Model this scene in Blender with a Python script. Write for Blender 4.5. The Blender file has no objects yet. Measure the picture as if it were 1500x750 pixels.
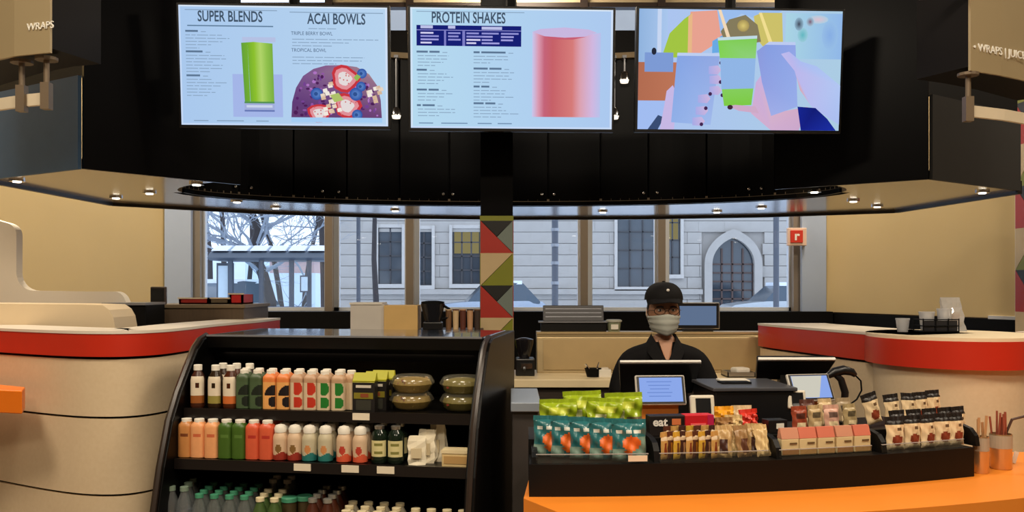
import bpy, bmesh, math, random
from mathutils import Vector, Matrix
random.seed(7)
PI = math.pi
S = bpy.context.scene
COL = S.collection
F = 1300.0; EYE = 1.55; HOR = 420.0

# ------------------------------------------------------------------ camera
cam_d = bpy.data.cameras.new('camera'); cam = bpy.data.objects.new('camera', cam_d); COL.objects.link(cam)
cam.location = (0, 0, EYE); cam.rotation_euler = (PI / 2, 0, 0)
cam_d.sensor_width = 36; cam_d.lens = 36 * F / 1500; cam_d.shift_y = (HOR - 375) / 1500
cam_d.clip_end = 300
S.camera = cam
# ------------------------------------------------------------------ world: overcast winter sky
w = bpy.data.worlds.new('sky'); S.world = w; w.use_nodes = True
nt = w.node_tree; bg = nt.nodes['Background']
bg.inputs[0].default_value = (0.72, 0.84, 1.0, 1); bg.inputs[1].default_value = 2.0
S.view_settings.view_transform = 'Standard'; S.view_settings.look = 'None'
S.view_settings.gamma = 1; S.view_settings.exposure = 0.0; S.view_settings.use_curve_mapping = False

def lamp_area(name, loc, size, power, color, rot=(0, 0, 0), sy=None):
    d = bpy.data.lights.new(name, 'AREA'); d.energy = power; d.color = color
    d.shape = 'RECTANGLE'; d.size = size; d.size_y = sy or size
    o = bpy.data.objects.new(name, d); o.location = loc; o.rotation_euler = rot; COL.objects.link(o); return o
WARM = (1.0, 0.85, 0.66)
# unseen ceiling lamps of the food hall (in front of and above the counter)
for i, (x, y, e) in enumerate([(-2.6, 1.6, 62), (0.0, 1.2, 60), (2.6, 1.6, 62), (-1.4, -1.5, 55), (1.4, -1.5, 55)]):
    lamp_area('unseen_ceiling_light', (x, y, 4.55), 0.9, e * 1.5, WARM)
# unseen area lights added beside and behind the canopy to brighten walls and mullions
for i, (x, y, e) in enumerate([(-3.9, 5.2, 105), (4.0, 5.0, 115), (-3.2, 7.4, 75), (3.0, 7.4, 80), (0.0, 8.0, 50)]):
    lamp_area('unseen_ceiling_light', (x, y, 4.55), 0.7, e, WARM)

# ------------------------------------------------------------------ material helpers
def lin(c):
    c = c / 255.0
    return c / 12.92 if c <= 0.04045 else ((c + 0.055) / 1.055) ** 2.4
def L3(c): return tuple(lin(v) for v in c)
MATS = {}
def mat(name, c, rough=0.5, metal=0.0, var=0.08, scale=12.0, bump=0.0, spec=0.5, coat=0.0, c2=None, stretch=None, trans=0.0, alpha=1.0):
    if name in MATS: return MATS[name]
    m = bpy.data.materials.new(name); m.use_nodes = True; t = m.node_tree; n = t.nodes; b = n['Principled BSDF']
    tc = n.new('ShaderNodeTexCoord'); no = n.new('ShaderNodeTexNoise'); no.inputs['Scale'].default_value = scale
    no.inputs['Detail'].default_value = 5
    if stretch:
        mp = n.new('ShaderNodeMapping'); mp.inputs['Scale'].default_value = stretch
        t.links.new(tc.outputs['Object'], mp.inputs['Vector']); t.links.new(mp.outputs['Vector'], no.inputs['Vector'])
    else: t.links.new(tc.outputs['Object'], no.inputs['Vector'])
    mx = n.new('ShaderNodeMix'); mx.data_type = 'RGBA'
    a = L3(c)
    if c2: lo, hi = a, L3(c2)
    else: lo, hi = tuple(v * (1 - var) for v in a), tuple(min(1, v * (1 + var)) for v in a)
    mx.inputs[6].default_value = (*lo, 1); mx.inputs[7].default_value = (*hi, 1)
    t.links.new(no.outputs['Fac'], mx.inputs[0]); t.links.new(mx.outputs[2], b.inputs['Base Color'])
    b.inputs['Roughness'].default_value = rough; b.inputs['Metallic'].default_value = metal
    b.inputs['Specular IOR Level'].default_value = spec; b.inputs['Coat Weight'].default_value = coat
    b.inputs['Transmission Weight'].default_value = trans; b.inputs['Alpha'].default_value = alpha
    if bump:
        bp = n.new('ShaderNodeBump'); bp.inputs['Strength'].default_value = bump; bp.inputs['Distance'].default_value = 0.01
        t.links.new(no.outputs['Fac'], bp.inputs['Height']); t.links.new(bp.outputs['Normal'], b.inputs['Normal'])
    MATS[name] = m; return m
def emis(name, c, s=1.0):
    if name in MATS: return MATS[name]
    m = bpy.data.materials.new(name); m.use_nodes = True; t = m.node_tree; n = t.nodes; n.clear()
    e = n.new('ShaderNodeEmission'); e.inputs[0].default_value = (*L3(c), 1); e.inputs[1].default_value = s
    o = n.new('ShaderNodeOutputMaterial'); t.links.new(e.outputs[0], o.inputs[0]); MATS[name] = m; return m
def attr_emis(name, s=1.0):
    m = bpy.data.materials.new(name); m.use_nodes = True; t = m.node_tree; n = t.nodes; n.clear()
    a = n.new('ShaderNodeVertexColor'); a.layer_name = 'Col'
    e = n.new('ShaderNodeEmission'); e.inputs[1].default_value = s
    o = n.new('ShaderNodeOutputMaterial'); t.links.new(a.outputs[0], e.inputs[0]); t.links.new(e.outputs[0], o.inputs[0]); MATS[name] = m; return m
def glass(name, tint=(255, 255, 255), gloss=0.08, rough=0.02, body=0.0, bodyc=(255, 255, 255)):
    if name in MATS: return MATS[name]
    m = bpy.data.materials.new(name); m.use_nodes = True; t = m.node_tree; n = t.nodes; n.clear()
    tr = n.new('ShaderNodeBsdfTransparent'); tr.inputs[0].default_value = (*L3(tint), 1)
    g = n.new('ShaderNodeBsdfGlossy'); g.inputs['Roughness'].default_value = rough
    fr = n.new('ShaderNodeLayerWeight'); fr.inputs[0].default_value = 0.25
    ma = n.new('ShaderNodeMath'); ma.operation = 'MULTIPLY_ADD'; ma.inputs[1].default_value = 0.5; ma.inputs[2].default_value = gloss
    t.links.new(fr.outputs['Fresnel'], ma.inputs[0])
    mx = n.new('ShaderNodeMixShader'); t.links.new(ma.outputs[0], mx.inputs[0]); t.links.new(tr.outputs[0], mx.inputs[1]); t.links.new(g.outputs[0], mx.inputs[2])
    last = mx
    if body:
        df = n.new('ShaderNodeBsdfDiffuse'); df.inputs[0].default_value = (*L3(bodyc), 1)
        m2 = n.new('ShaderNodeMixShader'); m2.inputs[0].default_value = body
        t.links.new(mx.outputs[0], m2.inputs[1]); t.links.new(df.outputs[0], m2.inputs[2]); last = m2
    o = n.new('ShaderNodeOutputMaterial'); t.links.new(last.outputs[0], o.inputs[0]); MATS[name] = m; return m

# ------------------------------------------------------------------ mesh helpers
def P(px, py, D): return Vector(((px - 750) / F * D, D, EYE + (HOR - py) / F * D))
class MB:
    def __init__(s): s.v = []; s.f = []; s.m = []; s.M = None
    def add(s, vs, fs, mi=0):
        o = len(s.v)
        for p in vs:
            p = Vector(p); s.v.append(s.M @ p if s.M else p)
        for f in fs: s.f.append([i + o for i in f]); s.m.append(mi)
        return s
    def box(s, c, d, rz=0, rx=0, ry=0, mi=0):
        x, y, z = d[0] / 2, d[1] / 2, d[2] / 2
        R = Matrix.Translation(Vector(c)) @ Matrix.Rotation(rz, 4, 'Z') @ Matrix.Rotation(rx, 4, 'X') @ Matrix.Rotation(ry, 4, 'Y')
        vs = [R @ Vector((a * x, b * y, e * z)) for e in (-1, 1) for a, b in ((-1, -1), (1, -1), (1, 1), (-1, 1))]
        return s.add(vs, [(3, 2, 1, 0), (4, 5, 6, 7), (0, 1, 5, 4), (1, 2, 6, 5), (2, 3, 7, 6), (3, 0, 4, 7)], mi)
    def bb(s, x0, x1, y0, y1, z0, z1, mi=0):
        return s.box(((x0 + x1) / 2, (y0 + y1) / 2, (z0 + z1) / 2), (x1 - x0, y1 - y0, z1 - z0), mi=mi)
    def prism(s, pts, d, mi=0):
        """pts: closed 3D loop; extruded by vector d"""
        n = len(pts); d = Vector(d); vs = [Vector(p) for p in pts] + [Vector(p) + d for p in pts]
        fs = [list(range(n))[::-1], list(range(n, 2 * n))] + [(i, (i + 1) % n, n + (i + 1) % n, n + i) for i in range(n)]
        return s.add(vs, fs, mi)
    def wall(s, a, b, z0, z1, th, mi=0):
        """vertical slab between plan points a and b, thickness th to the left-hand side"""
        a = Vector((a[0], a[1], 0)); b = Vector((b[0], b[1], 0)); t = (b - a).normalized(); n = Vector((-t.y, t.x, 0)) * th
        return s.prism([a + Vector((0, 0, z0)), b + Vector((0, 0, z0)), b + n + Vector((0, 0, z0)), a + n + Vector((0, 0, z0))], (0, 0, z1 - z0), mi)
    def rings(s, rs, closed=True, cap=(True, True), mi=0, fm=None):
        n = len(rs[0]); o = len(s.v)
        for r in rs:
            for p in r: p = Vector(p); s.v.append(s.M @ p if s.M else p)
        for k in range(len(rs) - 1):
            for i in range(n if closed else n - 1):
                j = (i + 1) % n
                s.f.append([o + k * n + i, o + k * n + j, o + (k + 1) * n + j, o + (k + 1) * n + i]); s.m.append(fm(k, i) if fm else mi)
        if cap[0]: s.f.append([o + i for i in range(n)][::-1]); s.m.append(fm(0, 0) if fm else mi)
        if cap[1]: s.f.append([o + (len(rs) - 1) * n + i for i in range(n)]); s.m.append(fm(len(rs) - 2, 0) if fm else mi)
        return s
    def lathe(s, prof, c=(0, 0, 0), n=16, ex=2.0, sx=1.0, sy=1.0, mi=0, fm=None, cap=(True, True)):
        rs = []
        for r, z in prof:
            ring = []
            for i in range(n):
                a = 2 * PI * (i + 0.5) / n; ca, sa = math.cos(a), math.sin(a)
                k = (abs(ca) ** ex + abs(sa) ** ex) ** (-1 / ex)
                ring.append((c[0] + r * k * ca * sx, c[1] + r * k * sa * sy, c[2] + z))
            rs.append(ring)
        return s.rings(rs, cap=cap, mi=mi, fm=fm)
    def tube(s, pts, r, n=8, mi=0, cap=True):
        pts = [Vector(p) for p in pts]; rr = r if isinstance(r, (list, tuple)) else [r] * len(pts)
        rs = []; up = Vector((0, 0, 1)); pu = None
        for i, p in enumerate(pts):
            t = (pts[min(i + 1, len(pts) - 1)] - pts[max(i - 1, 0)]).normalized()
            if pu is None:
                a = up if abs(t.z) < 0.9 else Vector((1, 0, 0)); u = t.cross(a).normalized()
            else:
                u = (pu - t * pu.dot(t))
                u = u.normalized() if u.length > 1e-6 else t.orthogonal().normalized()
            pu = u; v = t.cross(u)
            rs.append([p + (u * math.cos(2 * PI * k / n) + v * math.sin(2 * PI * k / n)) * rr[i] for k in range(n)])
        return s.rings(rs, cap=(cap, cap), mi=mi)
    def sphere(s, c, r, n=10, m=6, mi=0):
        rx, ry, rz = r if isinstance(r, (list, tuple)) else (r, r, r)
        rs = []
        for k in range(m + 1):
            a = -PI / 2 + PI * k / m; e = max(math.cos(a), 0.02)
            rs.append([(c[0] + rx * e * math.cos(2 * PI * i / n), c[1] + ry * e * math.sin(2 * PI * i / n), c[2] + rz * math.sin(a)) for i in range(n)])
        return s.rings(rs, mi=mi)
    def mesh(s, name, mats, smooth=False):
        me = bpy.data.meshes.new(name); me.from_pydata([tuple(v) for v in s.v], [], s.f)
        for m in (mats if isinstance(mats, (list, tuple)) else [mats]): me.materials.append(m)
        me.polygons.foreach_set('material_index', s.m)
        if smooth:
            me.polygons.foreach_set('use_smooth', [True] * len(me.polygons))
            try: me.set_sharp_from_angle(angle=math.radians(40))
            except Exception: pass
        me.update()
        bm = bmesh.new(); bm.from_mesh(me); bmesh.ops.recalc_face_normals(bm, faces=bm.faces); bm.to_mesh(me); bm.free()
        return me
    def obj(s, name, mats, parent=None, smooth=False, bevel=0.0, kind=None, label=None):
        o = bpy.data.objects.new(name, s.mesh(name, mats, smooth)); COL.objects.link(o)
        if parent: o.parent = parent
        if bevel:
            b = o.modifiers.new('bevel', 'BEVEL'); b.width = bevel; b.segments = 2; b.limit_method = 'ANGLE'
        if kind: o['kind'] = kind
        if label: o['label'] = label
        return o
def tag(o, label, cat, group=None):
    o['label'] = label; o['category'] = cat
    if group: o['group'] = group
    return o
def thing(name, loc, label, cat, rz=0, group=None):
    o = bpy.data.objects.new(name, None); o.empty_display_size = 0.05; COL.objects.link(o)
    o.location = loc; o.rotation_euler = (0, 0, rz); return tag(o, label, cat, group)
def struct(name, mb, m, parent=None, **k):
    o = mb.obj(name, m, parent, **k)
    if not parent: o['kind'] = 'structure'
    return o
def copy_tree(o, parent=None):
    c = o.copy(); COL.objects.link(c); c.parent = parent
    for ch in [x for x in o.children]: copy_tree(ch, c)
    return c
FIRST = {}
def place(proto, loc, rz, label, group=None, rx=0.0, ry=0.0, sc=None):
    """the first use moves the prototype itself, later uses copy it with its parts"""
    if FIRST.get(proto.name): o = copy_tree(proto)
    else: FIRST[proto.name] = True; o = proto
    o.location = loc; o.rotation_euler = (rx, ry, rz); o['label'] = label
    if sc: o.scale = sc
    if group: o['group'] = group
    return o
def text_mesh(txt, size, mtx, name, m, parent, xs=1.0, ext=0.0, align='CENTER', bold=0.0):
    cu = bpy.data.curves.new('t', 'FONT'); cu.body = txt; cu.size = size; cu.align_x = align; cu.align_y = 'CENTER'; cu.extrude = ext; cu.offset = bold
    cu.resolution_u = 3
    t = bpy.data.objects.new('t', cu); COL.objects.link(t)
    bpy.context.view_layer.update()
    me = bpy.data.meshes.new_from_object(t.evaluated_get(bpy.context.evaluated_depsgraph_get()))
    bpy.data.objects.remove(t); bpy.data.curves.remove(cu)
    me.transform(mtx @ Matrix.Diagonal((xs, 1, 1, 1))); me.materials.clear(); me.materials.append(m)
    o = bpy.data.objects.new(name, me); COL.objects.link(o); o.parent = parent; return o
ORD = ['first', 'second', 'third', 'fourth', 'fifth', 'sixth', 'seventh', 'eighth', 'ninth', 'tenth', 'eleventh', 'twelfth']

# ------------------------------------------------------------------ materials
M_black = mat('black_gloss_panel', (2, 2, 4), 0.3, var=0.1, spec=0.12)
M_blackm = mat('black_matt', (6, 6, 7), 0.6, spec=0.15)
M_blackp = mat('black_plastic', (16, 16, 18), 0.35)
M_case = mat('case_black', (5, 4, 4), 0.35, spec=0.25)
M_casetop = mat('case_top_gloss', (10, 11, 13), 0.08, spec=0.9, coat=0.5)
M_daysheen = mat('daylight_sheen_blue', (68, 94, 124), 0.45, spec=.12)  # bluish daylight reflection of a black gloss panel, put into the colour
M_soffit = mat('soffit_taupe', (158, 142, 120), 0.14, spec=0.5)
M_trimdk = mat('soffit_trim', (26, 22, 22), 0.4)
M_tan = mat('tan_paint', (220, 194, 140), 0.75, var=0.03, scale=3)
M_white = mat('white_paint', (225, 226, 228), 0.6, var=0.03)
M_cream = mat('cream_laminate', (226, 205, 172), 0.45, var=0.05, scale=60, c2=(214, 190, 154))
M_creamlt = mat('cream_solid_surface', (226, 216, 200), 0.4, var=0.04)
M_red = mat('red_laminate', (196, 46, 25), 0.35, var=0.05)
M_orange = mat('orange_laminate', (236, 138, 44), 0.35, var=0.06, scale=5)
M_orangelit = mat('orange_edge', (240, 122, 20), 0.4, var=0.05)
M_steel = mat('brushed_steel', (170, 165, 155), 0.35, metal=0.9, var=0.08, scale=6, stretch=(1, 1, 60))
M_steelw = mat('warm_steel_panel', (186, 164, 122), 0.38, metal=0.55, var=0.06, scale=6, stretch=(1, 1, 40))
M_chrome = mat('chrome', (210, 210, 212), 0.15, metal=1.0)
M_alu = mat('aluminium_grey', (150, 152, 158), 0.35, metal=0.5)
M_dkwood = mat('dark_wood', (58, 46, 36), 0.5, scale=4, c2=(40, 31, 25), stretch=(2, 2, 25))
M_brwood = mat('brown_wood', (96, 78, 58), 0.5, scale=4, c2=(70, 56, 42), stretch=(20, 2, 2))
M_frame = mat('bronze_mullion', (128, 116, 102), 0.45, var=0.05)
M_framew = mat('white_frame', (206, 212, 220), 0.45, var=0.03)
M_glassw = glass('window_glass', (250, 252, 255), 0.02)
M_paper = mat('white_paper', (232, 226, 212), 0.7)
M_tagc = mat('price_card', (226, 214, 190), 0.7)
M_ac = glass('clear_acrylic', (245, 248, 250), 0.06)
M_acedge = mat('acrylic_edge', (190, 190, 188), 0.2, trans=0.3)
SCR = 0.92
M_scr = attr_emis('menu_screen_image', SCR)

# ------------------------------------------------------------------ room shell
struct('floor', MB().bb(-7, 7, -6, 9.0, -0.1, 0), mat('floor_tile', (120, 108, 94), 0.4, scale=3))
struct('ceiling', MB().bb(-7, 7, -6, 9.0, 5.3, 5.4), mat('ceiling_dark', (70, 66, 62), 0.8))
struct('wall_left', MB().bb(-7.15, -7, -6, 9.0, 0, 5.3), mat('hall_wall', (150, 132, 108), 0.8))
struct('wall_right', MB().bb(7, 7.15, -6, 9.0, 0, 5.3), MATS['hall_wall'])
struct('wall_front', MB().bb(-7, 7, -6.15, -6, 0, 5.3), MATS['hall_wall'])
WY = 8.6
def wx(px, D=WY): return (px - 750) / F * D
# black low wall under the windows, pilasters, beam, tan partitions
struct('wall_sill', MB().bb(-3.34, 3.02, WY - 0.25, WY + 0.15, 0, 1.315), M_blackm)
struct('trim_1', MB().bb(wx(286), wx(1165), WY - 0.05, WY + 0.1, 3.45, 4.02), M_blackm)
struct('trim_2', MB().bb(wx(248), wx(286), WY - 0.12, WY + 0.12, 1.315, 5.3), mat('pilaster_white', (166, 182, 208), 0.6, var=0.03))
struct('trim_3', MB().bb(wx(1169), wx(1204), WY - 0.12, WY + 0.12, 1.315, 5.3), MATS['pilaster_white'])
LW0 = (-3.33, 8.5); LW1 = (-4.75, 4.7); RW0 = (3.0, 8.5); RW1 = (3.81, 6.69)
struct('wall_tan_left', MB().wall(LW1, LW0, 0.0, 4.2, 0.1), M_tan)
struct('wall_tan_right', MB().wall(RW0, RW1, 1.31, 4.2, 0.1), M_tan)
struct('baseboard_right', MB().wall((2.99, 8.45), (3.8, 6.64), 0.0, 1.30, 0.15), M_blackm)
mb = MB(); mb.box((RW1[0] + 0.0, RW1[1] - 0.02, 2.75), (0.03, 0.05, 2.9)); mb.wall((3.70, 6.90), (3.81, 6.66), 1.30, 1.325, 0.03)
struct('trim_4', mb, M_white)
struct('wall_back_left', MB().bb(-7, -3.33, WY + 0.0, WY + 0.12, 0, 5.3), MATS['hall_wall'])
struct('wall_back_right', MB().bb(3.02, 7, WY + 0.0, WY + 0.12, 0, 5.3), MATS['hall_wall'])
struct('wall_back_top', MB().bb(-3.34, 3.02, WY, WY + 0.12, 4.9, 5.3), M_blackm)
# windows: bays between mullions
bays = [286, 483, 601, 728, 855, 968, 1165]
for k in range(6):
    x0, x1 = wx(bays[k]), wx(bays[k + 1])
    fr = MB()
    hw = 0.036
    fr.bb(x0 - (0 if k == 0 else hw), x0 + hw + (0.03 if k == 0 else 0), WY - 0.06, WY + 0.06, 1.315, 3.45)
    if k == 5: fr.bb(x1 - hw, x1 + hw, WY - 0.06, WY + 0.06, 1.315, 3.45)
    wn = struct('window_%d' % (k + 1), fr, M_frame if k not in (0,) else mat('frame_taupe', (128, 118, 104), 0.5))
    ib = MB(); xa = x0 + hw; ib.bb(xa, xa + 0.05, WY + 0.02, WY + 0.09, 1.315, 3.45); ib.bb(xa, x1 - hw, WY + 0.02, WY + 0.09, 1.315, 1.35); ib.bb(x1 - hw - 0.02, x1 - hw, WY + 0.02, WY + 0.09, 1.315, 3.45)
    ib.obj('inner_frame', M_framew, wn)
    MB().bb(xa, x1 - hw, WY + 0.05, WY + 0.056, 1.35, 3.45).obj('pane', M_glassw, wn)
    # upper light above the beam
    up = MB(); up.bb(x0 - hw, x0 + hw, WY - 0.06, WY + 0.06, 4.02, 4.9); up.bb(x0, x1, WY - 0.05, WY + 0.05, 4.245, 4.29)
    wu = struct('window_%d' % (k + 7), up, mat('frame_dark', (58, 46, 40), 0.5))
    MB().bb(x0 + hw, x1 - hw, WY + 0.02, WY + 0.026, 4.02, 4.9).obj('pane', M_glassw, wu)
    if k:
        MB().bb(x0 + hw, x1 - hw, WY - 0.03, WY - 0.02, 4.29, 4.9).obj('roller_blind', mat('cream_blind', (226, 208, 170), 0.8, trans=0.0), wu)

# ------------------------------------------------------------------ outside
M_snow = mat('snow', (225, 232, 242), 0.8, var=0.06, scale=0.6, bump=0.3)
M_stone = mat('limestone', (190, 184, 178), 0.8, scale=1.5, c2=(166, 160, 154), bump=0.1)
M_stoned = mat('limestone_back', (166, 160, 154), 0.85, scale=1.5)
M_winglass = mat('facade_glass', (58, 68, 78), 0.1, spec=0.8, var=0.3, scale=1.2)
M_winframe = mat('facade_frame', (66, 66, 70), 0.5)
M_bark = mat('bark', (74, 68, 68), 0.9, scale=8, c2=(52, 48, 50), bump=0.5)
M_twig = mat('frosted_twigs', (150, 158, 170), 0.9, scale=8)
M_shelter = mat('shelter_metal', (70, 78, 90), 0.5)
struct('ground', MB().bb(-45, 45, 9.2, 90, -0.15, 0.1), M_snow)
FD = 36.0
def fx(px): return (px - 750) / F * FD
def fz(py): return EYE + (HOR - py) / F * FD
fac = thing('stone_building', (8, FD, 0.1), 'pale limestone building with tall windows and a pointed arch door across the street', 'building')
def fl(px): return fx(px) - 8
def fzl(py): return fz(py) - 0.1
op = []      # openings (x0,x1,z0,z1)
for a, b, t, bo in [(553, 588, 333, 416), (608, 632, 335, 418), (662, 704, 334, 416), (905, 962, 312, 420), (975, 998, 300, 402)]:
    op.append((fl(a), fl(b), fzl(bo), fzl(t)))
door = (fl(1044), fl(1106), 0.0, fzl(348))
MB().bb(fl(490), fl(1360), 0.35, 0.9, 0, 16).obj('wall', M_stoned, fac)
# facade blocks laid in courses, cut at the openings
zc = 0.0; row = 0; holes = op + [(door[0] - 0.25, door[1] + 0.25, 0, door[3] + 0.2)]
blk = {}
while zc < 5.6:
    h = 0.46; x = fl(490) - (0.5 if row % 2 else 0)
    while x < fl(1250):
        wd = 1.06; xa, xb = max(x, fl(490)), x + wd
        segs = [(xa, xb)]
        for (h0, h1, z0, z1) in holes:
            if zc + h * 0.5 > z0 and zc + h * 0.5 < z1:
                ns = []
                for (s0, s1) in segs:
                    if s1 <= h0 - 0.12 or s0 >= h1 + 0.12: ns.append((s0, s1)); continue
                    if s0 < h0 - 0.12: ns.append((s0, h0 - 0.12))
                    if s1 > h1 + 0.12: ns.append((h1 + 0.12, s1))
                segs = ns
        for (s0, s1) in segs:
            if s1 - s0 < 0.1: continue
            key = round(s1 - s0, 1)
            if key not in blk: blk[key] = MB().box((0, 0, 0), (key - 0.02, 0.12, h - 0.02)).mesh('stone_block', M_stone)
            o = bpy.data.objects.new('stone_block', blk[key]); COL.objects.link(o); o.parent = fac
            o.location = ((s0 + s1) / 2, 0.30 + random.uniform(-0.012, 0.012), zc + h / 2)
        x += wd
    zc += h; row += 1
MB().bb(fl(490), fl(1030), 0.05, 0.3, fzl(431), fzl(424)).obj('ledge', M_stone, fac)
M_warmwin = emis('lit_window', (205, 190, 130), 0.42)
for i, (a, b, z0, z1) in enumerate(op):
    wf = MB()
    wf.bb(a - 0.12, a, 0.1, 0.4, z0, z1 + 0.14); wf.bb(b, b + 0.12, 0.1, 0.4, z0, z1 + 0.14); zt2 = max(z1 + .14, (math.floor((z1 - .23) / .46) + 1) * .46); zb2 = min(z0 - .16, math.ceil((z0 - .23) / .46) * .46)
    wf.bb(a - 0.12, b + 0.12, 0.05, 0.4, z0 - 0.16, z0); wf.bb(a - 0.12, b + 0.12, 0.18, 0.4, zb2, z0 - 0.16); wf.bb(a - 0.12, b + 0.12, 0.18, 0.4, z1, zt2)
    o = wf.obj('window', mat('window_surround', (196, 190, 184), 0.8), fac)
    n = 3 if b - a > 1.0 else 2
    mm = MB()
    for k in range(n + 1): xx = a + (b - a) * k / n; mm.bb(xx - 0.03, xx + 0.03, 0.24, 0.3, z0, z1)
    for k in range(5): zz = z0 + (z1 - z0) * k / 4; mm.bb(a, b, 0.24, 0.3, zz - 0.025, zz + 0.025)
    mm.obj('muntins', M_winframe, o)
    MB().bb(a, b, 0.3, 0.33, z0, z1).obj('pane', M_winglass, o)
    if i in (2, 4): MB().bb(a + 0.08, b - 0.08, 0.27, 0.295, z0 + (z1 - z0) * (0.55 if i == 2 else 0.5), z1 - 0.15).obj('lit_blind', M_warmwin, o)
# pointed arch door
dx0, dx1, dz1 = door[0], door[1], door[3]; dc = (dx0 + dx1) / 2; hw_ = (dx1 - dx0) / 2; spring = dz1 - hw_ * 1.25
def arch(x_half, top, sp, n=8):
    pts = []
    for k in range(n + 1):
        a_ = PI - k / n * (PI - math.acos(-0.6 / 1.6)); pts.append((x_half * (0.6 + 1.6 * math.cos(a_)), sp + (top - sp) * math.sin(a_) / math.sin(math.acos(0.6 / 1.6))))
    return pts
def archloop(xh, top, sp):
    l = arch(xh, top, sp); return [(-xh, 0)] + l + [(-x, z) for x, z in l[::-1][1:]] + [(xh, 0)]
outer = archloop(hw_ + 0.32, dz1 + 0.36, spring); inner = archloop(hw_, dz1, spring)
sm = MB(); n = len(outer)
sm.rings([[(dc + x, 0.05, z) for x, z in outer], [(dc + x, 0.05, z) for x, z in inner], [(dc + x, 0.45, z) for x, z in inner], [(dc + x, 0.45, z) for x, z in outer]], closed=False, cap=(False, False))
ar = sm.obj('arch_surround', M_stone, fac)
MB().prism([(dc + x, 0.30, z) for x, z in inner], (0, 0.04, 0)).obj('door_glass', M_winglass, ar)
g = MB()
for k in range(5): xx = dx0 + (dx1 - dx0) * k / 4; g.bb(xx - 0.035, xx + 0.035, 0.24, 0.30, 0, spring + hw_ * (1.1 if k == 2 else 0.75 if k in (1, 3) else 0))
for k in range(6): zz = 0.6 + (spring - 0.6) * k / 5; g.bb(dx0, dx1, 0.24, 0.30, zz - 0.03, zz + 0.03)
g.bb(dx0, dx1, 0.23, 0.30, 0, 0.6)
g.obj('door_grille', mat('door_wood', (84, 66, 62), 0.6), ar)
# hillside and far low brick building behind the shelter
struct('ground_bank', MB().prism([(-45, 60, 0), (5, 60, 0), (5, 80, 3.0), (-45, 80, 4.5)], (0, 8, 0)), mat('snow_bank', (196, 208, 224), 0.9, var=0.1, scale=0.3))
b = thing('brick_building', (-17, 52, 0.1), 'distant pinkish brick low building behind the bus shelter', 'building')
MB().bb(2.8, 5.4, 0, 4, 2.25, 3.0).obj('wall', mat('pink_brick', (206, 170, 166), 0.85, scale=3), b)
MB().bb(2.6, 5.6, -0.2, 4.2, 3.0, 3.3).obj('snowy_roof', M_snow, b)
MB().bb(2.7, 5.5, -.1, 4.1, 0, 2.25).obj('snowy_base', M_snow, b)
# trees
def tree(px, D, h, lean, r0, label, seed, twig=True, path=None, depth=4):
    rnd = random.Random(seed)
    base = Vector(((px - 750) / F * D, D, 0.1))
    t = thing('bare_tree', base, label, 'tree', group=None)
    tr = MB(); tw = MB()
    if path: pts = [Vector(((q[0] - 750) / F * D, D, EYE + (HOR - q[1]) / F * D)) - base for q in path]
    else:
        pts = []; p = Vector((0, 0, 0)); d = Vector((lean, 0, 1)).normalized()
        for k in range(7):
            pts.append(p.copy()); d = (d + Vector((rnd.uniform(-.12, .12), rnd.uniform(-.1, .1), 0))).normalized(); p = p + d * h / 6
    n = len(pts); tr.tube(pts, [r0 * (1 - 0.55 * k / (n - 1)) for k in range(n)], 7)
    def branch(p, d, l, r, dep):
        q = [p]; 
        for k in range(3):
            d = (d + Vector((rnd.uniform(-.35, .35), rnd.uniform(-.35, .35), rnd.uniform(-.2, .3)))).normalized(); q.append(q[-1] + d * l / 3)
        tw.tube(q, [r, r * .8, r * .6, r * .4], 4, cap=False)
        if dep > 0:
            for k in range(3):
                i = rnd.choice([1, 2, 3]); nd = (d + Vector((rnd.uniform(-.9, .9), rnd.uniform(-.9, .9), rnd.uniform(-.5, .7)))).normalized()
                branch(q[i], nd, l * rnd.uniform(.55, .8), r * .6, dep - 1)
    if twig:
        for k in range(12):
            i = rnd.randint(n // 3, n - 1); a = rnd.uniform(0, 2 * PI)
            branch(pts[i], Vector((math.cos(a), math.sin(a) * .6, rnd.uniform(.1, .9))).normalized(), h * .28, r0 * .32, depth)
    tr.obj('trunk', M_bark, t, smooth=True)
    if twig: tw.obj('branches', M_twig, t)
    return t
tree(392, 23, 6, 0, 0.17, 'large bare tree with crooked trunk rising behind the bus shelter', 1, path=[(400, 500), (396, 440), (385, 400), (372, 370), (378, 335), (368, 310), (345, 295), (320, 270)])
tree(470, 26, 6.5, 0.0, 0.15, 'bare tree beside the bronze mullion at the shelter\'s right end', 2, path=[(478, 500), (476, 400), (473, 335), (466, 305), (455, 270), (450, 230)])
tree(330, 33, 8, 0.05, 0.12, 'thin bare tree at the far left of the window', 3)
tree(415, 38, 9, -0.05, 0.13, 'thin bare tree far behind the middle of the shelter', 4)
tree(445, 44, 9, 0.02, 0.14, 'slender bare tree far behind the shelter\'s right half', 5)
tree(360, 46, 10, 0.02, 0.14, 'slender bare tree far behind the shelter\'s advertising panel', 6)
tree(305, 40, 9, 0.1, 0.14, 'slender bare tree partly hidden by the white pilaster', 8)
tree(549, 29, 9, 0.0, 0.11, 'straight brown tree trunk in front of the limestone building', 7, twig=False, path=[(551, 520), (551, 440), (548, 380), (549, 320), (545, 240), (546, 120)])
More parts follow.
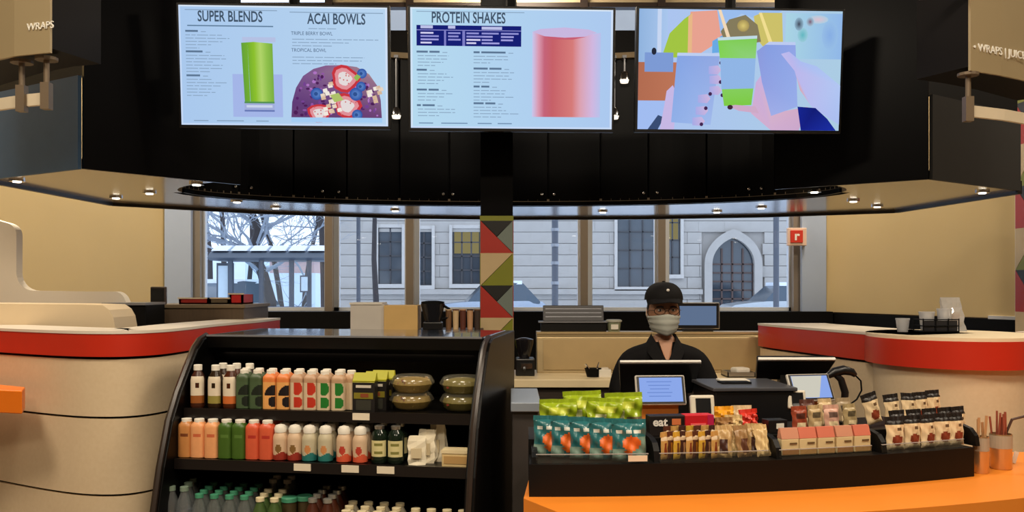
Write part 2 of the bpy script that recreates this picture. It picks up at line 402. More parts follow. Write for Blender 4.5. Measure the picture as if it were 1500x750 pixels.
# bus shelter
SD = 20.0
def sx(px, D=SD): return (px - 750) / F * D
sh = thing('bus_shelter', (sx(400), SD, 0.1), 'glass bus shelter with snow covered barrel roof behind the left window', 'bus shelter')
def slx(px): return sx(px) - sx(400)
def slz(py): return EYE + (HOR - py) / F * SD - 0.1
prof = [(-0.75, 0), (-0.6, 0.12), (-0.2, 0.24), (0.2, 0.24), (0.6, 0.12), (0.75, 0), (0.6, -0.06), (-0.6, -0.06)]
xa, xb = slx(320), slx(484); zr = slz(379)
MB().prism([(xa, y, zr + z * 0.9) for y, z in prof], (xb - xa, 0, 0)).obj('roof', M_shelter, sh)
for k in range(6):
    x0 = xa + (xb - xa) * (k + 0.08) / 6; x1 = xa + (xb - xa) * (k + 0.92) / 6
    MB().prism([(x0, y, zr + 0.02 + z * 1.12) for y, z in prof[1:5]], (x1 - x0, 0, 0)).obj('snow_panel', M_snow, sh)
for px in (349, 393, 436, 461):
    MB().bb(slx(px) - 0.045, slx(px) + 0.045, -0.6, -0.5, 0, zr).obj('post', M_shelter, sh)
MB().bb(slx(349), slx(461), -0.57, -0.53, slz(451), slz(448)).obj('rail', M_shelter, sh)
MB().bb(slx(349), slx(461), 0.55, 0.57, 0.2, zr).obj('glass_back', glass('shelter_glass', (244, 250, 252), 0.0), sh)
p = MB().bb(slx(328), slx(350), -0.5, -0.35, 0.1, slz(386)).obj('advert_panel', M_shelter, sh)
MB().bb(slx(331), slx(348), -0.53, -0.51, 0.4, slz(390)).obj('poster', mat('poster_pale', (190, 205, 215), 0.5), p)
p = MB().bb(slx(449), slx(462), -0.62, -0.58, slz(428), slz(404)).obj('timetable_frame', M_shelter, sh)
MB().bb(slx(451), slx(460), -0.64, -0.62, slz(426), slz(406)).obj('timetable', MATS['poster_pale'], p)
# street poles
for px, D, r, lab in [(525, 24, 0.055, 'slim dark street pole beside the tree trunk'), (813, 20, 0.075, 'dark street pole with metal clips left of centre'), (1137, 22, 0.07, 'grey street pole in front of the arched door')]:
    t = thing('street_pole', ((px - 750) / F * D, D, 0.1), lab, 'pole')
    MB().lathe([(r * 1.5, 0), (r * 1.5, 0.25), (r, 0.3), (r, 6.5)], n=10).obj('shaft', mat('pole_grey', (84, 88, 98), 0.5, metal=0.3), t, smooth=True)
    if D == 20:
        for zz in (1.5, 1.95, 2.35, 2.7): MB().lathe([(r * 1.2, zz), (r * 1.2, zz + 0.07)], n=10).obj('clip', M_alu, t)
# parked cars
def car(px, D, yaw, L, col, lab, h=1.5):
    t = thing('parked_car', ((px - 750) / F * D, D, 0.1), lab, 'car', rz=yaw)
    sec = [(-.5, .30, .55), (-.49, .30, .72), (-.44, .28, .84), (-.30, .24, .92), (-.18, .24, .96), (0.30, .24, .98), (.44, .28, .96), (.49, .30, .8), (.5, .32, .55)]
    rs = []
    for u, z0, z1 in sec:
        hw2 = 0.86 - 0.22 * max(0, abs(u) - .38) / .12
        rs.append([(u * L, -hw2, z0), (u * L, -hw2, z1 - .12), (u * L, -hw2 + .08, z1), (u * L, hw2 - .08, z1), (u * L, hw2, z1 - .12), (u * L, hw2, z0)])
    body = MB().rings(rs).obj('body', mat('car_paint_' + str(col[0]), col, 0.3, metal=0.3, coat=0.5), t, smooth=True)
    cab = [(-.20, .95, .78, .97), (-.06, h - .08, .62, .98), (.10, h, .62, .98), (.28, h - .04, .62, .98), (.42, .96, .76, .97)]
    MB().rings([[(u * L, -.78, .9), (u * L, -wq, z), (u * L, wq, z), (u * L, .78, .9)] for u, z, wq, _ in cab]).obj('cabin_glass', mat('car_glass', (70, 84, 98), 0.15), t, smooth=True)
    MB().rings([[(u * L, -.63, h - .07), (u * L, -.6, h + .05), (u * L, .6, h + .05), (u * L, .63, h - .07)] for u in (-.05, .08, .27)]).obj('snowy_roof', M_snow, t, smooth=True)
    for a in (-.3, .3):
        for s_ in (-.84, .66): 
            mw = MB(); mw.M = Matrix.Translation((a * L, s_, .32)) @ Matrix.Rotation(-PI / 2, 4, 'X'); mw.lathe([(.18, 0), (.32, 0.0), (.32, .18), (.18, .18)], n=14)
            mw.obj('wheel', mat('tyre', (24, 24, 26), 0.8), t)
car(716, 30, 0.12, 3.9, (150, 160, 176), 'silver blue parked car with snowy roof partly behind the patterned column', 1.6)
car(1140, 30.5, 0.1, 4.0, (168, 174, 180), 'pale parked car in front of the arched door', 1.55)
car(318, 26, 1.1, 4.2, (186, 196, 206), 'grey snow covered car beside the bus shelter', 1.62)

# ------------------------------------------------------------------ canopy over the counter
ZS = 2.15
HC = (0.0, 5.65); HA, HB = 2.1, 0.95
front = [(-2.18, 4.50), (-2.9, 4.95), (-2.85, 6.34), (-2.0, 7.05), (-1.0, 7.5), (0, 7.68), (1.1, 7.62), (2.1, 7.4), (3.0, 6.96), (3.15, 5.53), (2.32, 4.94), (1.62, 5.45), (0, 5.3), (-1.6, 5.2)]
def ray_poly(th):
    d = (math.cos(th), math.sin(th)); hits = []
    for i in range(len(front)):
        a, b2 = front[i], front[(i + 1) % len(front)]
        ex, ey = b2[0] - a[0], b2[1] - a[1]; den = d[0] * ey - d[1] * ex
        if abs(den) < 1e-9: continue
        qx, qy = a[0] - HC[0], a[1] - HC[1]
        t = (qx * ey - qy * ex) / den; s_ = (qx * d[1] - qy * d[0]) / den
        if t > 0 and -1e-6 <= s_ <= 1 + 1e-6 and not any(abs(t - h) < 1e-3 for h in hits): hits.append(t)
    hits.sort(); return hits[-1], (hits[-2] if len(hits) > 2 else 0.0)
angs = sorted(set([2 * PI * k / 480 for k in range(480)] + [(math.atan2(y - HC[1], x - HC[0]) + e_) % (2 * PI) for x, y in front for e_ in (-2e-4, 2e-4)]))
can = thing('counter_canopy', (0, 5.65, ZS), 'black canopy with taupe underside hanging over the counter', 'canopy')
sl = MB()
for k in range(len(angs)):
    a0, a1 = angs[k], angs[(k + 1) % len(angs)]
    q = []
    for a in (a0, a1):
        ro, re_ = ray_poly(a); ri = max(re_, 1 / math.sqrt((math.cos(a) / HA) ** 2 + (math.sin(a) / HB) ** 2)); q.append((ri, ro, a))
    if q[0][1] <= q[0][0] + .002 or q[1][1] <= q[1][0] + .002: continue
    f = lambda r, a, z: (r * math.cos(a), r * math.sin(a), z)
    (i0, o0, _), (i1, o1, _) = q; o0 = max(o0, i0); o1 = max(o1, i1)
    sl.add([f(i0, a0, 0), f(o0, a0, 0), f(o1, a1, 0), f(i1, a1, 0), f(i0, a0, .05), f(o0, a0, .05), f(o1, a1, .05), f(i1, a1, .05)],
           [(0, 1, 2, 3), (7, 6, 5, 4), (1, 5, 6, 2), (0, 3, 7, 4)])
sl.obj('soffit', M_soffit, can)
tr = MB(); edge = front[1:10]
for i in range(len(edge) - 1):
    a, b2 = edge[i], edge[i + 1]; tr.wall((a[0], a[1] - HC[1]), (b2[0], b2[1] - HC[1]), -0.022, 0.06, 0.03)
tr.obj('edge_trim', M_trimdk, can)
def cw(a, b2, z0, z1, th, name, m): return MB().wall((a[0], a[1] - 5.65), (b2[0], b2[1] - 5.65), z0, z1, th).obj(name, m, can)
cw((-1.6, 5.2), (-2.18, 4.5), -.004, 1.4, 0.02, 'fascia', M_black)
cw((2.32, 4.94), (1.62, 5.45), -.004, 1.4, 0.02, 'fascia', M_black)
cw((-2.185, 4.505), (-2.9, 4.95), -.004, 0.47, 0.02, 'side_sheen_panel', M_daysheen)  # lower strip split off to carry the painted daylight reflection
cw((3.15, 5.53), (2.325, 4.945), -.004, 0.47, 0.02, 'side_sheen_panel', mat('daylight_sheen_grey', (44, 44, 44), 0.45, spec=.15))  # greyer painted reflection on the other side of the canopy
cw((-2.9, 4.95), (-2.18, 4.50), 0.475, 1.4, 0.04, 'upper_panel', M_blackm)
cw((2.32, 4.94), (3.15, 5.53), 0.475, 1.4, 0.04, 'upper_panel', M_blackm)
# curved back of cabinet doors, one panel each
seam_px = [300, 350, 430, 508, 585, 658, 730, 803, 880, 950, 1035, 1135, 1200]
def ell_for_px(px):
    lo, hi = 0.02, PI - 0.02
    k = (px - 750) / F
    for _ in range(50):
        mid = (lo + hi) / 2; x = HA * math.cos(mid); y = HC[1] + HB * math.sin(mid)
        if x / y > k: lo = mid
        else: hi = mid
    return mid
def ell(a, off=0.0): return Vector(((HA + off) * math.cos(a), (HB + off) * math.sin(a), 0))
sa = [PI] + [ell_for_px(p) for p in seam_px] + [0.0]
for k in range(len(sa) - 1):
    a0, a1 = sa[k] - 0.004, sa[k + 1] + 0.004; n = 5
    inn = [ell(a0 + (a1 - a0) * i / n) for i in range(n + 1)]; out = [ell(a0 + (a1 - a0) * i / n, .03) for i in range(n + 1)]
    loop = inn + out[::-1]
    MB().prism([p + Vector((0, 0, 0.035)) for p in loop], (0, 0, 1.06)).obj('door', M_black, can)
loop = [ell(PI * i / 24, -0.015) for i in range(25)] + [ell(PI * i / 24, 0.045) for i in range(25)][::-1]
MB().prism(loop, (0, 0, 0.03)).obj('plinth_rim', M_black, can)
MB().prism([ell(PI * i / 24, 0.031) for i in range(25)] + [ell(PI * i / 24, 0.06) for i in range(25)][::-1], (0, 0, 1.08)).obj('carcass', M_blackm, can)
for px in (471, 495, 649, 663, 794, 812, 944, 964, 1099, 1117, 343, 366):
    a = ell_for_px(px); p = ell(a, -0.012); MB().sphere((p.x, p.y, 0.085), 0.013, 8, 5).obj('knob', M_chrome, can, smooth=True)
# cream rail on top of the curved back, with its hanging spots
MB().prism([ell(PI * i / 24, -0.03) + Vector((0, 0, 1.075)) for i in range(25)] + [ell(PI * i / 24, 0.03) + Vector((0, 0, 1.075)) for i in range(25)][::-1], (0, 0, 0.04)).obj('top_rail', mat('rail_beige', (168, 146, 110), 0.5), can)
M_lens = emis('lamp_lens', (255, 244, 222), 9.0)
for px, ln, lab in [(577, 0.42, 'small hanging spot lamp between the left and middle screens'), (903, 0.42, 'lower hanging spot lamp between the middle and right screens'), (918, 0.16, 'upper hanging spot lamp between the middle and right screens')]:
    a = ell_for_px(px); p = ell(a, -0.06) + Vector((0, 5.65, ZS + 1.075))
    t = thing('hanging_spot', p - Vector((0, 0, ln)), lab, 'lamp', group=None)
    MB().tube([(0, 0, ln), (0, 0, 0.04)], 0.007, 6).obj('stem', M_alu, t)
    MB().box((0, 0.03, ln + 0.0), (0.03, 0.09, 0.02)).obj('bracket', M_alu, t)
    MB().lathe([(.02, .05), (.032, .035), (.036, -.01)], n=12, cap=(True, False)).obj('shade', M_chrome, t, smooth=True)
    MB().lathe([(.028, -.03), (.034, -.005)], n=12).obj('lens', emis('spot_lens_soft', (255, 240, 215), 1.6), t)
# soffit downlights
def downlight(px, py, lab, power=5.0, aim=None):
    D = (ZS - EYE) * F / (HOR - py); x = (px - 750) / F * D
    t = thing('downlight', (x, D, ZS - 0.012), lab, 'lamp', group=None)
    MB().lathe([(.024, 0.0), (.042, 0.0), (.042, .012), (.024, .012)], n=14, cap=(False, False)).obj('ring', M_chrome, t)
    MB().lathe([(.022, -0.004), (.025, .008)], n=12).obj('lens', M_lens, t)
    d = bpy.data.lights.new('downlight_beam', 'SPOT'); d.energy = power; d.color = (1.0, .84, .62); d.spot_size = math.radians(115); d.spot_blend = .8; d.shadow_soft_size = .03
    o = bpy.data.objects.new('downlight_beam', d); COL.objects.link(o); o.parent = t; o.location = (0, 0, -0.03)
for px, py, lab in [(25, 263, 'recessed downlight at the far left tip of the canopy underside'), (170, 288, 'recessed downlight nearest the left bend of the canopy edge'), (219, 281, 'recessed downlight on the left taupe soffit inside the bend'),
                    (288, 268, 'recessed downlight under the left fascia beside the oval opening'), (347, 294, 'recessed downlight on the back rim above the bus shelter'), (404, 303, 'recessed downlight on the back rim above the large bare tree'),
                    (579, 307, 'recessed downlight on the back rim above the limestone windows'), (883, 309, 'recessed downlight on the back rim right of the street pole'), (1050, 309, 'recessed downlight on the back rim above the arched door'),
                    (1115, 303, 'recessed downlight on the back rim left of the red wall sign'), (1193, 279, 'recessed downlight under the right fascia beside the oval opening'), (1250, 293, 'recessed downlight on the right taupe soffit inside the bend'),
                    (1285, 301, 'recessed downlight nearest the right bend of the canopy edge'), (1439, 280, 'recessed downlight at the far right tip of the canopy underside')]:
    downlight(px, py, lab, 11.0)
# downlights over the till (light of the open canopy centre)

# ------------------------------------------------------------------ patterned columns
PAL = {'r': mat('tile_red', (168, 40, 26), .5), 'k': mat('tile_black', (14, 14, 12), .5), 'g': mat('tile_grey', (112, 124, 116), .5), 't': mat('tile_tan', (196, 172, 130), .5), 'o': mat('tile_olive', (124, 128, 26), .5)}
def tri_column(name, x, y, wd, ztop, rows, lab, start=0, zfull=3.4):
    t = thing(name, (x, y, 0), lab, 'column')
    MB().bb(-wd / 2 + .004, wd / 2 - .004, -wd / 2 + .004, wd / 2 - .004, 0, ztop).obj('core', M_blackm, t)
    MB().bb(-wd / 2, wd / 2, -wd / 2, wd / 2, ztop, zfull).obj('shade_black_head', M_black, t)  # column top coloured black to stand for the shade up there
    for face in range(4):
        R = Matrix.Rotation(face * PI / 2, 4, 'Z')
        def tri(pts, c):
            m = MB(); m.M = R; m.prism([(u * wd - wd / 2, -wd / 2 - .004, z) for u, z in pts], (0, .008, 0)); m.obj('triangle_tile', PAL[c], t)
        z = ztop; g_ = .006
        tri([(0, z - .03), (1, z - .03), (1, z), (0, z)], 'o'); z -= .03
        for r in range(rows):
            z0, z1 = z - wd, z
            if (r + start) % 2 == 0:
                tri([(0, z0), (1, z0), (0, z1)], 'r'); tri([(.02, z1), (1, z1), (.5, (z0 + z1) / 2 + .004)], 'k'); tri([(1, z0 + .004), (1, z1), (.51, (z0 + z1) / 2)], 'g')
            else:
                tri([(0, z0), (1, z1), (0, z1)], 't'); tri([(.02, z0), (1, z0), (1, z1 - .004)], 'o')
            z -= wd
CD = 5.45
tri_column('patterned_column', (728 - 750) / F * CD, CD, 46.5 / F * CD, EYE + (HOR - 318) / F * CD, 9, 'square column with red, olive, tan and black triangles rising behind the fridge', 0)
tri_column('patterned_column', 3.80, 6.28, .30, 3.2, 9, 'patterned triangle column at the right edge of the photo', 1, 3.5)

# ------------------------------------------------------------------ menu screens
class Art:
    def __init__(s, w, h): s.w = w; s.h = h; s.v = []; s.f = []; s.c = []
    def poly(s, pts, col, layer=1):
        o = len(s.v)
        cols = col if isinstance(col[0], (list, tuple)) else [col] * len(pts)
        for (u, v), c in zip(pts, cols): s.v.append(((u - .5) * s.w, -layer * .0006, (.5 - v) * s.h)); s.c.append((*L3(c), 1))
        s.f.append(list(range(o, len(s.v)))); return s
    def rect(s, u0, v0, u1, v1, col, layer=1, col2=None, horiz=True):
        c2 = col2 or col
        cs = [col, c2, c2, col] if horiz else [col, col, c2, c2]
        return s.poly([(u0, v0), (u1, v0), (u1, v1), (u0, v1)], cs, layer)
    def disc(s, u, v, ru, rv, col, layer=2, col2=None, n=14):
        o = len(s.v); c2 = col2 or col
        s.v.append(((u - .5) * s.w, -layer * .0006, (.5 - v) * s.h)); s.c.append((*L3(col), 1))
        for i in range(n):
            a = 2 * PI * i / n; s.v.append(((u + ru * math.cos(a) - .5) * s.w, -layer * .0006, (.5 - v - rv * math.sin(a)) * s.h)); s.c.append((*L3(c2), 1))
        for i in range(n): s.f.append([o, o + 1 + i, o + 1 + (i + 1) % n])
        return s
    def obj(s, name, parent):
        me = bpy.data.meshes.new(name); me.from_pydata(s.v, [], s.f); me.materials.append(M_scr)
        ca = me.color_attributes.new('Col', 'FLOAT_COLOR', 'POINT')
        for i, c in enumerate(s.c): ca.data[i].color = c
        o = bpy.data.objects.new(name, me); COL.objects.link(o); o.parent = parent; return o
def screen(c, D, wpx, hpx, lab, pole_px):
    W = wpx / F * D; H = hpx / F * D / math.cos(math.radians(5))
    t = thing('menu_screen', P(c[0], c[1], D), lab, 'screen', rz=math.radians(2.6)); t.rotation_euler = (math.radians(5), 0, math.radians(2.6))
    MB().bb(-W / 2 - .014, W / 2 + .014, .002, .05, -H / 2 - .016, H / 2 + .014).obj('housing', M_blackp, t, bevel=.004)
    MB().bb(-W * .1, W * .1, .05, .09, -H * .2, H * .2).obj('mount_plate', M_blackm, t)
    MB().tube([(W * (pole_px), .1, 0), (W * pole_px, .30, 2.2)], .03, 8).obj('mount_pole', M_blackm, t)
    return t, W, H
BG1 = (166, 208, 250); BG2 = (190, 230, 252); TXT = (70, 88, 108); GR = (140, 166, 194)
def txt(t, s, W, H, u, v, hgt, xs, col, name='heading', align='CENTER', layer=3, bold=0.0):
    m = emis('ink_%d_%d_%d' % col, col, SCR)
    M = Matrix.Translation(((u - .5) * W, -layer * .0006, (.5 - v) * H)) @ Matrix.Rotation(PI / 2, 4, 'X')
    return text_mesh(s, hgt * H, M, name, m, t, xs, align=align, bold=bold)
rr = random.Random(3)
def lines(a, u0, v, n, wmax, step=.027, col=GR, th=.006):
    for i in range(n):
        u = u0; end = u0 + wmax * (rr.uniform(.55, 1) if i < n - 1 else rr.uniform(.3, .6))
        while u < end:
            l = rr.uniform(.02, .06); a.rect(u, v, min(u + l, end), v + th, col, 2); u += l + .006
        v += step
def words(a, u0, v, ws, col=TXT, th=.016):
    u = u0
    for k in ws: a.rect(u, v - th / 2, u + k, v + th / 2, (96, 122, 152), 2); u += k + .008
    a.rect(u + .006, v + .002, u + .03, v + th / 2, GR, 2)
# screen 1
t, W, H = screen((416.5, 97), 4.72, 301, 171, 'left menu screen showing a green smoothie glass and acai bowl', 0.03)
a = Art(W, H); a.rect(0, 0, 1, 1, (176, 208, 246), 0.5, (190, 220, 248)); a.rect(0, 0, 1, .012, (226, 240, 255), 1); a.rect(.99, 0, 1, 1, (216, 232, 255), 1); a.rect(0, .985, 1, 1, (206, 226, 255), 1); a.rect(0, 0, .008, 1, (206, 226, 255), 1)
a.obj('display', t)
a = Art(W, H)
a.rect(.03, .035, .47, .042, GR, 2); a.rect(.53, .045, .98, .052, GR, 2); a.rect(.04, .165, .45, .175, (100, 130, 160), 2)
lines(a, .62, .18, 1, .36)
for v, ws in [(.215, (.06,)), (.385, (.08,)), (.585, (.065,))]: words(a, .03, v, ws)
lines(a, .03, .245, 5, .21); lines(a, .03, .415, 6, .21); lines(a, .03, .615, 6, .2); lines(a, .54, .27, 3, .44); lines(a, .54, .42, 3, .42)
a.rect(.06, .96, .13, .968, GR, 2); a.rect(.17, .96, .3, .968, GR, 2); a.rect(.36, .96, .42, .968, GR, 2)
a.obj('menu_text_lines', t)['kind'] = 'stuff'
txt(t, 'SUPER BLENDS', W, H, .245, .095, .125, .66, TXT, bold=.0015); txt(t, 'ACAI BOWLS', W, H, .755, .105, .125, .66, TXT, bold=.0015)
txt(t, 'TRIPLE BERRY BOWL', W, H, .535, .225, .042, .9, (74, 98, 128), 'subheading', 'LEFT'); txt(t, 'TROPICAL BOWL', W, H, .535, .365, .042, .9, (74, 98, 128), 'subheading', 'LEFT')
a = Art(W, H)
a.rect(.25, .57, .49, .93, (170, 188, 240), 1.2); a.rect(.30, .26, .46, .30, (188, 200, 236), 1.4)
G = [(104, 166, 62), (120, 182, 48), (146, 200, 48), (184, 220, 110), (150, 200, 80), (126, 180, 66)]
for k in range(5):
    u0, u1 = .295 + .03 * k, .295 + .03 * (k + 1); sh_ = .012
    a.poly([(u0, .30 + .004 * abs(k - 2)), (u1, .30 + .004 * abs(k - 1)), (u1 - (.0 if k > 2 else -.004) + .004, .80), (u0 + .012 * (1 - k / 5), .80)], [G[k], G[k + 1], G[k + 1], G[k]], 2)
a.rect(.305, .80, .45, .815, (90, 150, 90), 2.2); a.rect(.305, .815, .45, .875, (168, 180, 226), 2.2); a.rect(.315, .83, .44, .85, (210, 220, 245), 2.4); a.rect(.305, .87, .45, .885, (110, 128, 190), 2.4)
a.obj('smoothie_picture', t)
a = Art(W, H)
cu, cv = .745, .98
pts = [(.53, .93), (.535, .80), (.555, .68), (.59, .58), (.64, .52), (.70, .49), (.78, .485), (.85, .50), (.91, .56), (.95, .66), (.965, .78), (.97, .93)]
a.poly(pts, [(104, 64, 116), (100, 62, 124), (114, 76, 134), (128, 90, 144), (136, 100, 150), (138, 96, 144), (160, 120, 140), (160, 126, 146), (176, 140, 146), (150, 110, 140), (112, 68, 116), (112, 68, 120)], 1.5)
for _ in range(170):
    u = rr.uniform(.55, .95); v = rr.uniform(.54, .91)
    if ((u - .75) / .22) ** 2 + ((v - .95) / .46) ** 2 < 1: a.disc(u, v, rr.uniform(.004, .012), rr.uniform(.007, .02), rr.choice([(90, 40, 110), (180, 120, 200), (150, 90, 170), (80, 34, 90), (120, 70, 150)]), 2 + rr.random() * .4, n=6)
for u, v, r in [(.79, .60, .068), (.80, .83, .066), (.665, .895, .055)]: 
    o_ = [(u + r * (1 + .18 * math.cos(3 * q + u * 40)) * math.cos(q), v + r * 1.6 * (1 + .12 * math.sin(2 * q + v * 30)) * math.sin(q)) for q in [2 * PI * i / 14 for i in range(14)]]
    a.poly(o_, (206, 56, 66), 3); a.poly([(u + (x - u) * .78, v + (y - v) * .78) for x, y in o_], (232, 150, 158), 3.2); a.poly([(u + (x - u) * .5, v + (y - v) * .5) for x, y in o_], (236, 226, 226), 3.3)
    for _ in range(7): a.disc(u + rr.uniform(-.7, .7) * r, v + rr.uniform(-1.1, 1.1) * r, .004, .007, (214, 110, 110), 3.4, n=5)
for u, v, r in [(.655, .73, .030), (.845, .73, .032), (.87, .665, .024), (.875, .555, .024), (.85, .905, .026)]: a.disc(u, v, r, r * 1.75, (104, 148, 214), 3.6, (44, 82, 168)); a.disc(u - .004, v, r * .35, r * .6, (50, 84, 150), 3.7, n=6)
for _ in range(26):
    u, v = rr.choice([(.70, .70), (.90, .70), (.74, .80), (.93, .72), (.70, .84)]); u += rr.uniform(-.03, .035); v += rr.uniform(-.07, .07)
    a.poly([(u, v), (u + .02, v - .01), (u + .026, v + .022), (u + .004, v + .03)], rr.choice([(248, 240, 230), (240, 220, 200), (222, 190, 160)]), 4)
a.poly([(.72, .74), (.76, .72), (.785, .78), (.74, .80)], (180, 200, 110), 4.2); a.poly([(.85, .56), (.87, .58), (.85, .62), (.835, .59)], (150, 190, 90), 4.2)
a.rect(.53, .93, .972, .97, (170, 212, 252), 5)
a.obj('acai_bowl_picture', t)
# screen 2
t, W, H = screen((750, 101), 4.79, 296, 172, 'middle menu screen listing protein shakes beside a pink shake', 0.0)
a = Art(W, H); a.rect(0, 0, 1, 1, (188, 226, 248), .5, (178, 208, 248)); a.rect(0, 0, 1, .012, (226, 240, 255), 1); a.rect(.99, 0, 1, 1, (216, 232, 255), 1); a.rect(0, .985, 1, 1, (206, 226, 255), 1); a.rect(0, 0, .01, 1, (216, 236, 255), 1)
a.obj('display', t)
a = Art(W, H)
a.rect(.03, .03, .56, .036, GR, 2); NV = (24, 32, 120)
a.rect(.03, .145, .545, .315, NV, 2); a.rect(.03, .182, .545, .188, (150, 150, 220), 2.4); a.rect(.165, .19, .175, .315, (130, 130, 205), 2.4); a.rect(.255, .19, .268, .315, (130, 130, 205), 2.4)
for u0, u1, v in [(.05, .11, .16), (.185, .22, .16), (.35, .45, .165)]: a.rect(u0, v - .012, u1, v + .012, (196, 200, 240), 2.6)
for u0 in (.05, .185, .275, .35, .445):
    for k in range(4):
        if u0 in (.185, .445) and k == 3: continue
        a.rect(u0, .202 + k * .027, u0 + rr.uniform(.045, .09), .216 + k * .027, rr.choice([(168, 166, 232), (220, 216, 250), (150, 150, 220)]), 2.6)
for v, ws in [(.365, (.055, .05)), (.515, (.05,)), (.68, (.05, .05)), (.81, (.02, .06))]: words(a, .03, v, ws)
for v, ws in [(.365, (.03, .12)), (.50, (.07, .06)), (.65, (.03, .04)), (.79, (.05, .05))]: words(a, .31, v, ws)
for v, n in [(.395, 4), (.545, 4), (.71, 3), (.84, 3)]: lines(a, .035, v, n, .22)
for v, n in [(.395, 3), (.53, 4), (.68, 4), (.82, 4)]: lines(a, .31, v, n, .23)
for u0, u1 in [(.04, .11), (.15, .28), (.33, .40), (.43, .5)]: a.rect(u0, .955, u1, .963, (110, 140, 176), 2)
a.obj('menu_text_lines', t)['kind'] = 'stuff'
txt(t, 'PROTEIN SHAKES', W, H, .285, .085, .125, .64, TXT, bold=.0015)
a = Art(W, H)
cols = [(206, 206, 246), (226, 160, 184), (204, 104, 126), (206, 100, 108), (222, 128, 126), (228, 168, 184), (216, 190, 232), (190, 200, 244)]
us = [.60, .63, .66, .70, .80, .84, .90, .94]
for k in range(7): a.poly([(us[k], .19 + .03 * math.sin(PI * k / 7)), (us[k + 1], .19 + .03 * math.sin(PI * (k + 1) / 7)), (us[k + 1], .90), (us[k], .90)], [cols[k], cols[k + 1], cols[k + 1], cols[k]], 2)
a.poly([(.60, .19), (.64, .165), (.76, .15), (.88, .165), (.92, .19), (.86, .225), (.76, .235), (.66, .225)], (208, 190, 232), 2.4)
a.poly([(.655, .225), (.76, .237), (.87, .225), (.80, .25), (.70, .25)], (206, 96, 120), 2.6)
a.obj('shake_picture', t)
# screen 3
t, W, H = screen((1084, 103), 4.86, 300, 172, 'right screen showing hands raising three frosted drink cups', -0.02)
a = Art(W, H); a.rect(0, 0, 1, 1, (178, 202, 250), .5, (178, 212, 236)); a.obj('display', t)
a = Art(W, H)
a.rect(0, 0, .14, .45, (150, 186, 230), 1, (176, 206, 246)); a.rect(.09, 0, .11, .4, (206, 222, 250), 1.2)
a.poly([(.12, .36), (.15, .2), (.22, .08), (.26, .03), (.26, .40), (.16, .40)], (168, 204, 70), 1.4)
a.poly([(.25, .02), (.42, .0), (.42, .2), (.36, .3), (.27, .40), (.23, .36)], (240, 168, 150), 1.3); a.poly([(.24, .06), (.26, .03), (.26, .36), (.24, .38)], (240, 190, 140), 1.5)
a.poly([(.36, .26), (.46, .16), (.48, .34), (.36, .36)], (110, 176, 236), 1.5)
a.poly([(.40, .18), (.44, .08), (.52, .04), (.58, .12), (.60, .26), (.5, .3), (.42, .26)], (138, 128, 96), 1.6); a.disc(.51, .13, .03, .05, (226, 206, 120), 1.8, (170, 150, 90)); a.poly([(.56, .05), (.60, .02), (.70, .02), (.71, .30), (.62, .32), (.58, .24)], (212, 200, 110), 1.55)
a.poly([(.38, .0), (.70, 0), (.62, .1), (.5, .03), (.44, .1), (.40, .2)], (160, 196, 246), 1.5)
a.rect(.72, .02, 1, .4, (176, 220, 236), 1.1, (150, 190, 240)); a.disc(.785, .11, .022, .055, (60, 64, 80), 1.5, (150, 186, 210)); a.disc(.805, .20, .026, .06, (100, 190, 200), 1.45, (160, 210, 226)); a.disc(.84, .09, .02, .04, (130, 90, 110), 1.5, (170, 206, 230)); a.disc(.88, .07, .05, .035, (226, 200, 214), 1.4, (180, 212, 234)); a.disc(.94, .2, .04, .12, (140, 180, 236), 1.4, (156, 196, 238))
a.rect(.0, .44, .19, .77, (184, 112, 84), 1.3, (196, 122, 92)); a.rect(.03, .36, .17, .52, (130, 160, 220), 1.5); a.disc(.075, .35, .012, .03, (40, 44, 60), 1.8)
a.rect(0, .76, .14, 1, (168, 196, 250), 1.6); a.poly([(.05, 1), (.1, .88), (.13, .9), (.1, 1)], (60, 80, 120), 1.8)
a.obj('background_picture', t)
a = Art(W, H)
# straws
a.poly([(.385, .0), (.40, 0), (.455, .26), (.44, .28)], (250, 224, 190), 2); a.poly([(.585, .02), (.60, .02), (.66, .28), (.645, .30)], (250, 230, 150), 2)
# left hand, left cup
a.poly([(.11, 1), (.13, .8), (.14, .68), (.17, .63), (.19, .7), (.18, 1)], (206, 190, 236), 2)
a.poly([(.19, .36), (.40, .36), (.36, .96), (.165, .94)], [(138, 170, 236), (152, 174, 234), (166, 192, 244), (150, 182, 240)], 2.4); a.poly([(.19, .36), (.40, .36), (.397, .385), (.188, .385)], (196, 214, 250), 2.5)
for u, v in [(.345, .74), (.335, .84), (.32, .93), (.395, .5), (.40, .58), (.40, .67)]: a.poly([(u - .05, v - .03), (u - .005, v - .038), (u + .012, v), (u - .005, v + .038), (u - .05, v + .034)], [(176, 178, 238), (206, 188, 232), (216, 190, 226), (200, 182, 230), (172, 176, 238)], 2.7)
for u, v in [(.355, .70), (.335, .82), (.315, .955), (.405, .44), (.405, .60), (.415, .71)]: a.disc(u, v, .009, .016, (70, 40, 84), 2.9)
# centre cup
a.poly([(.385, .23), (.58, .21), (.575, .42), (.40, .42)], [(132, 214, 84), (130, 210, 80), (150, 216, 130), (138, 220, 90)], 3); a.poly([(.40, .40), (.575, .40), (.57, .65), (.41, .66)], (150, 188, 238), 3.2); a.poly([(.41, .64), (.57, .62), (.56, .79), (.425, .80)], [(140, 214, 100), (140, 214, 100), (130, 210, 70), (130, 210, 70)], 3)
a.poly([(.385, .23), (.58, .21), (.58, .235), (.387, .255)], (200, 226, 236), 3.4)
a.poly([(.44, .80), (.48, .79), (.58, .80), (.60, .86), (.5, .84)], (214, 176, 206), 3.4); a.disc(.455, .81, .014, .02, (70, 40, 60), 3.6)
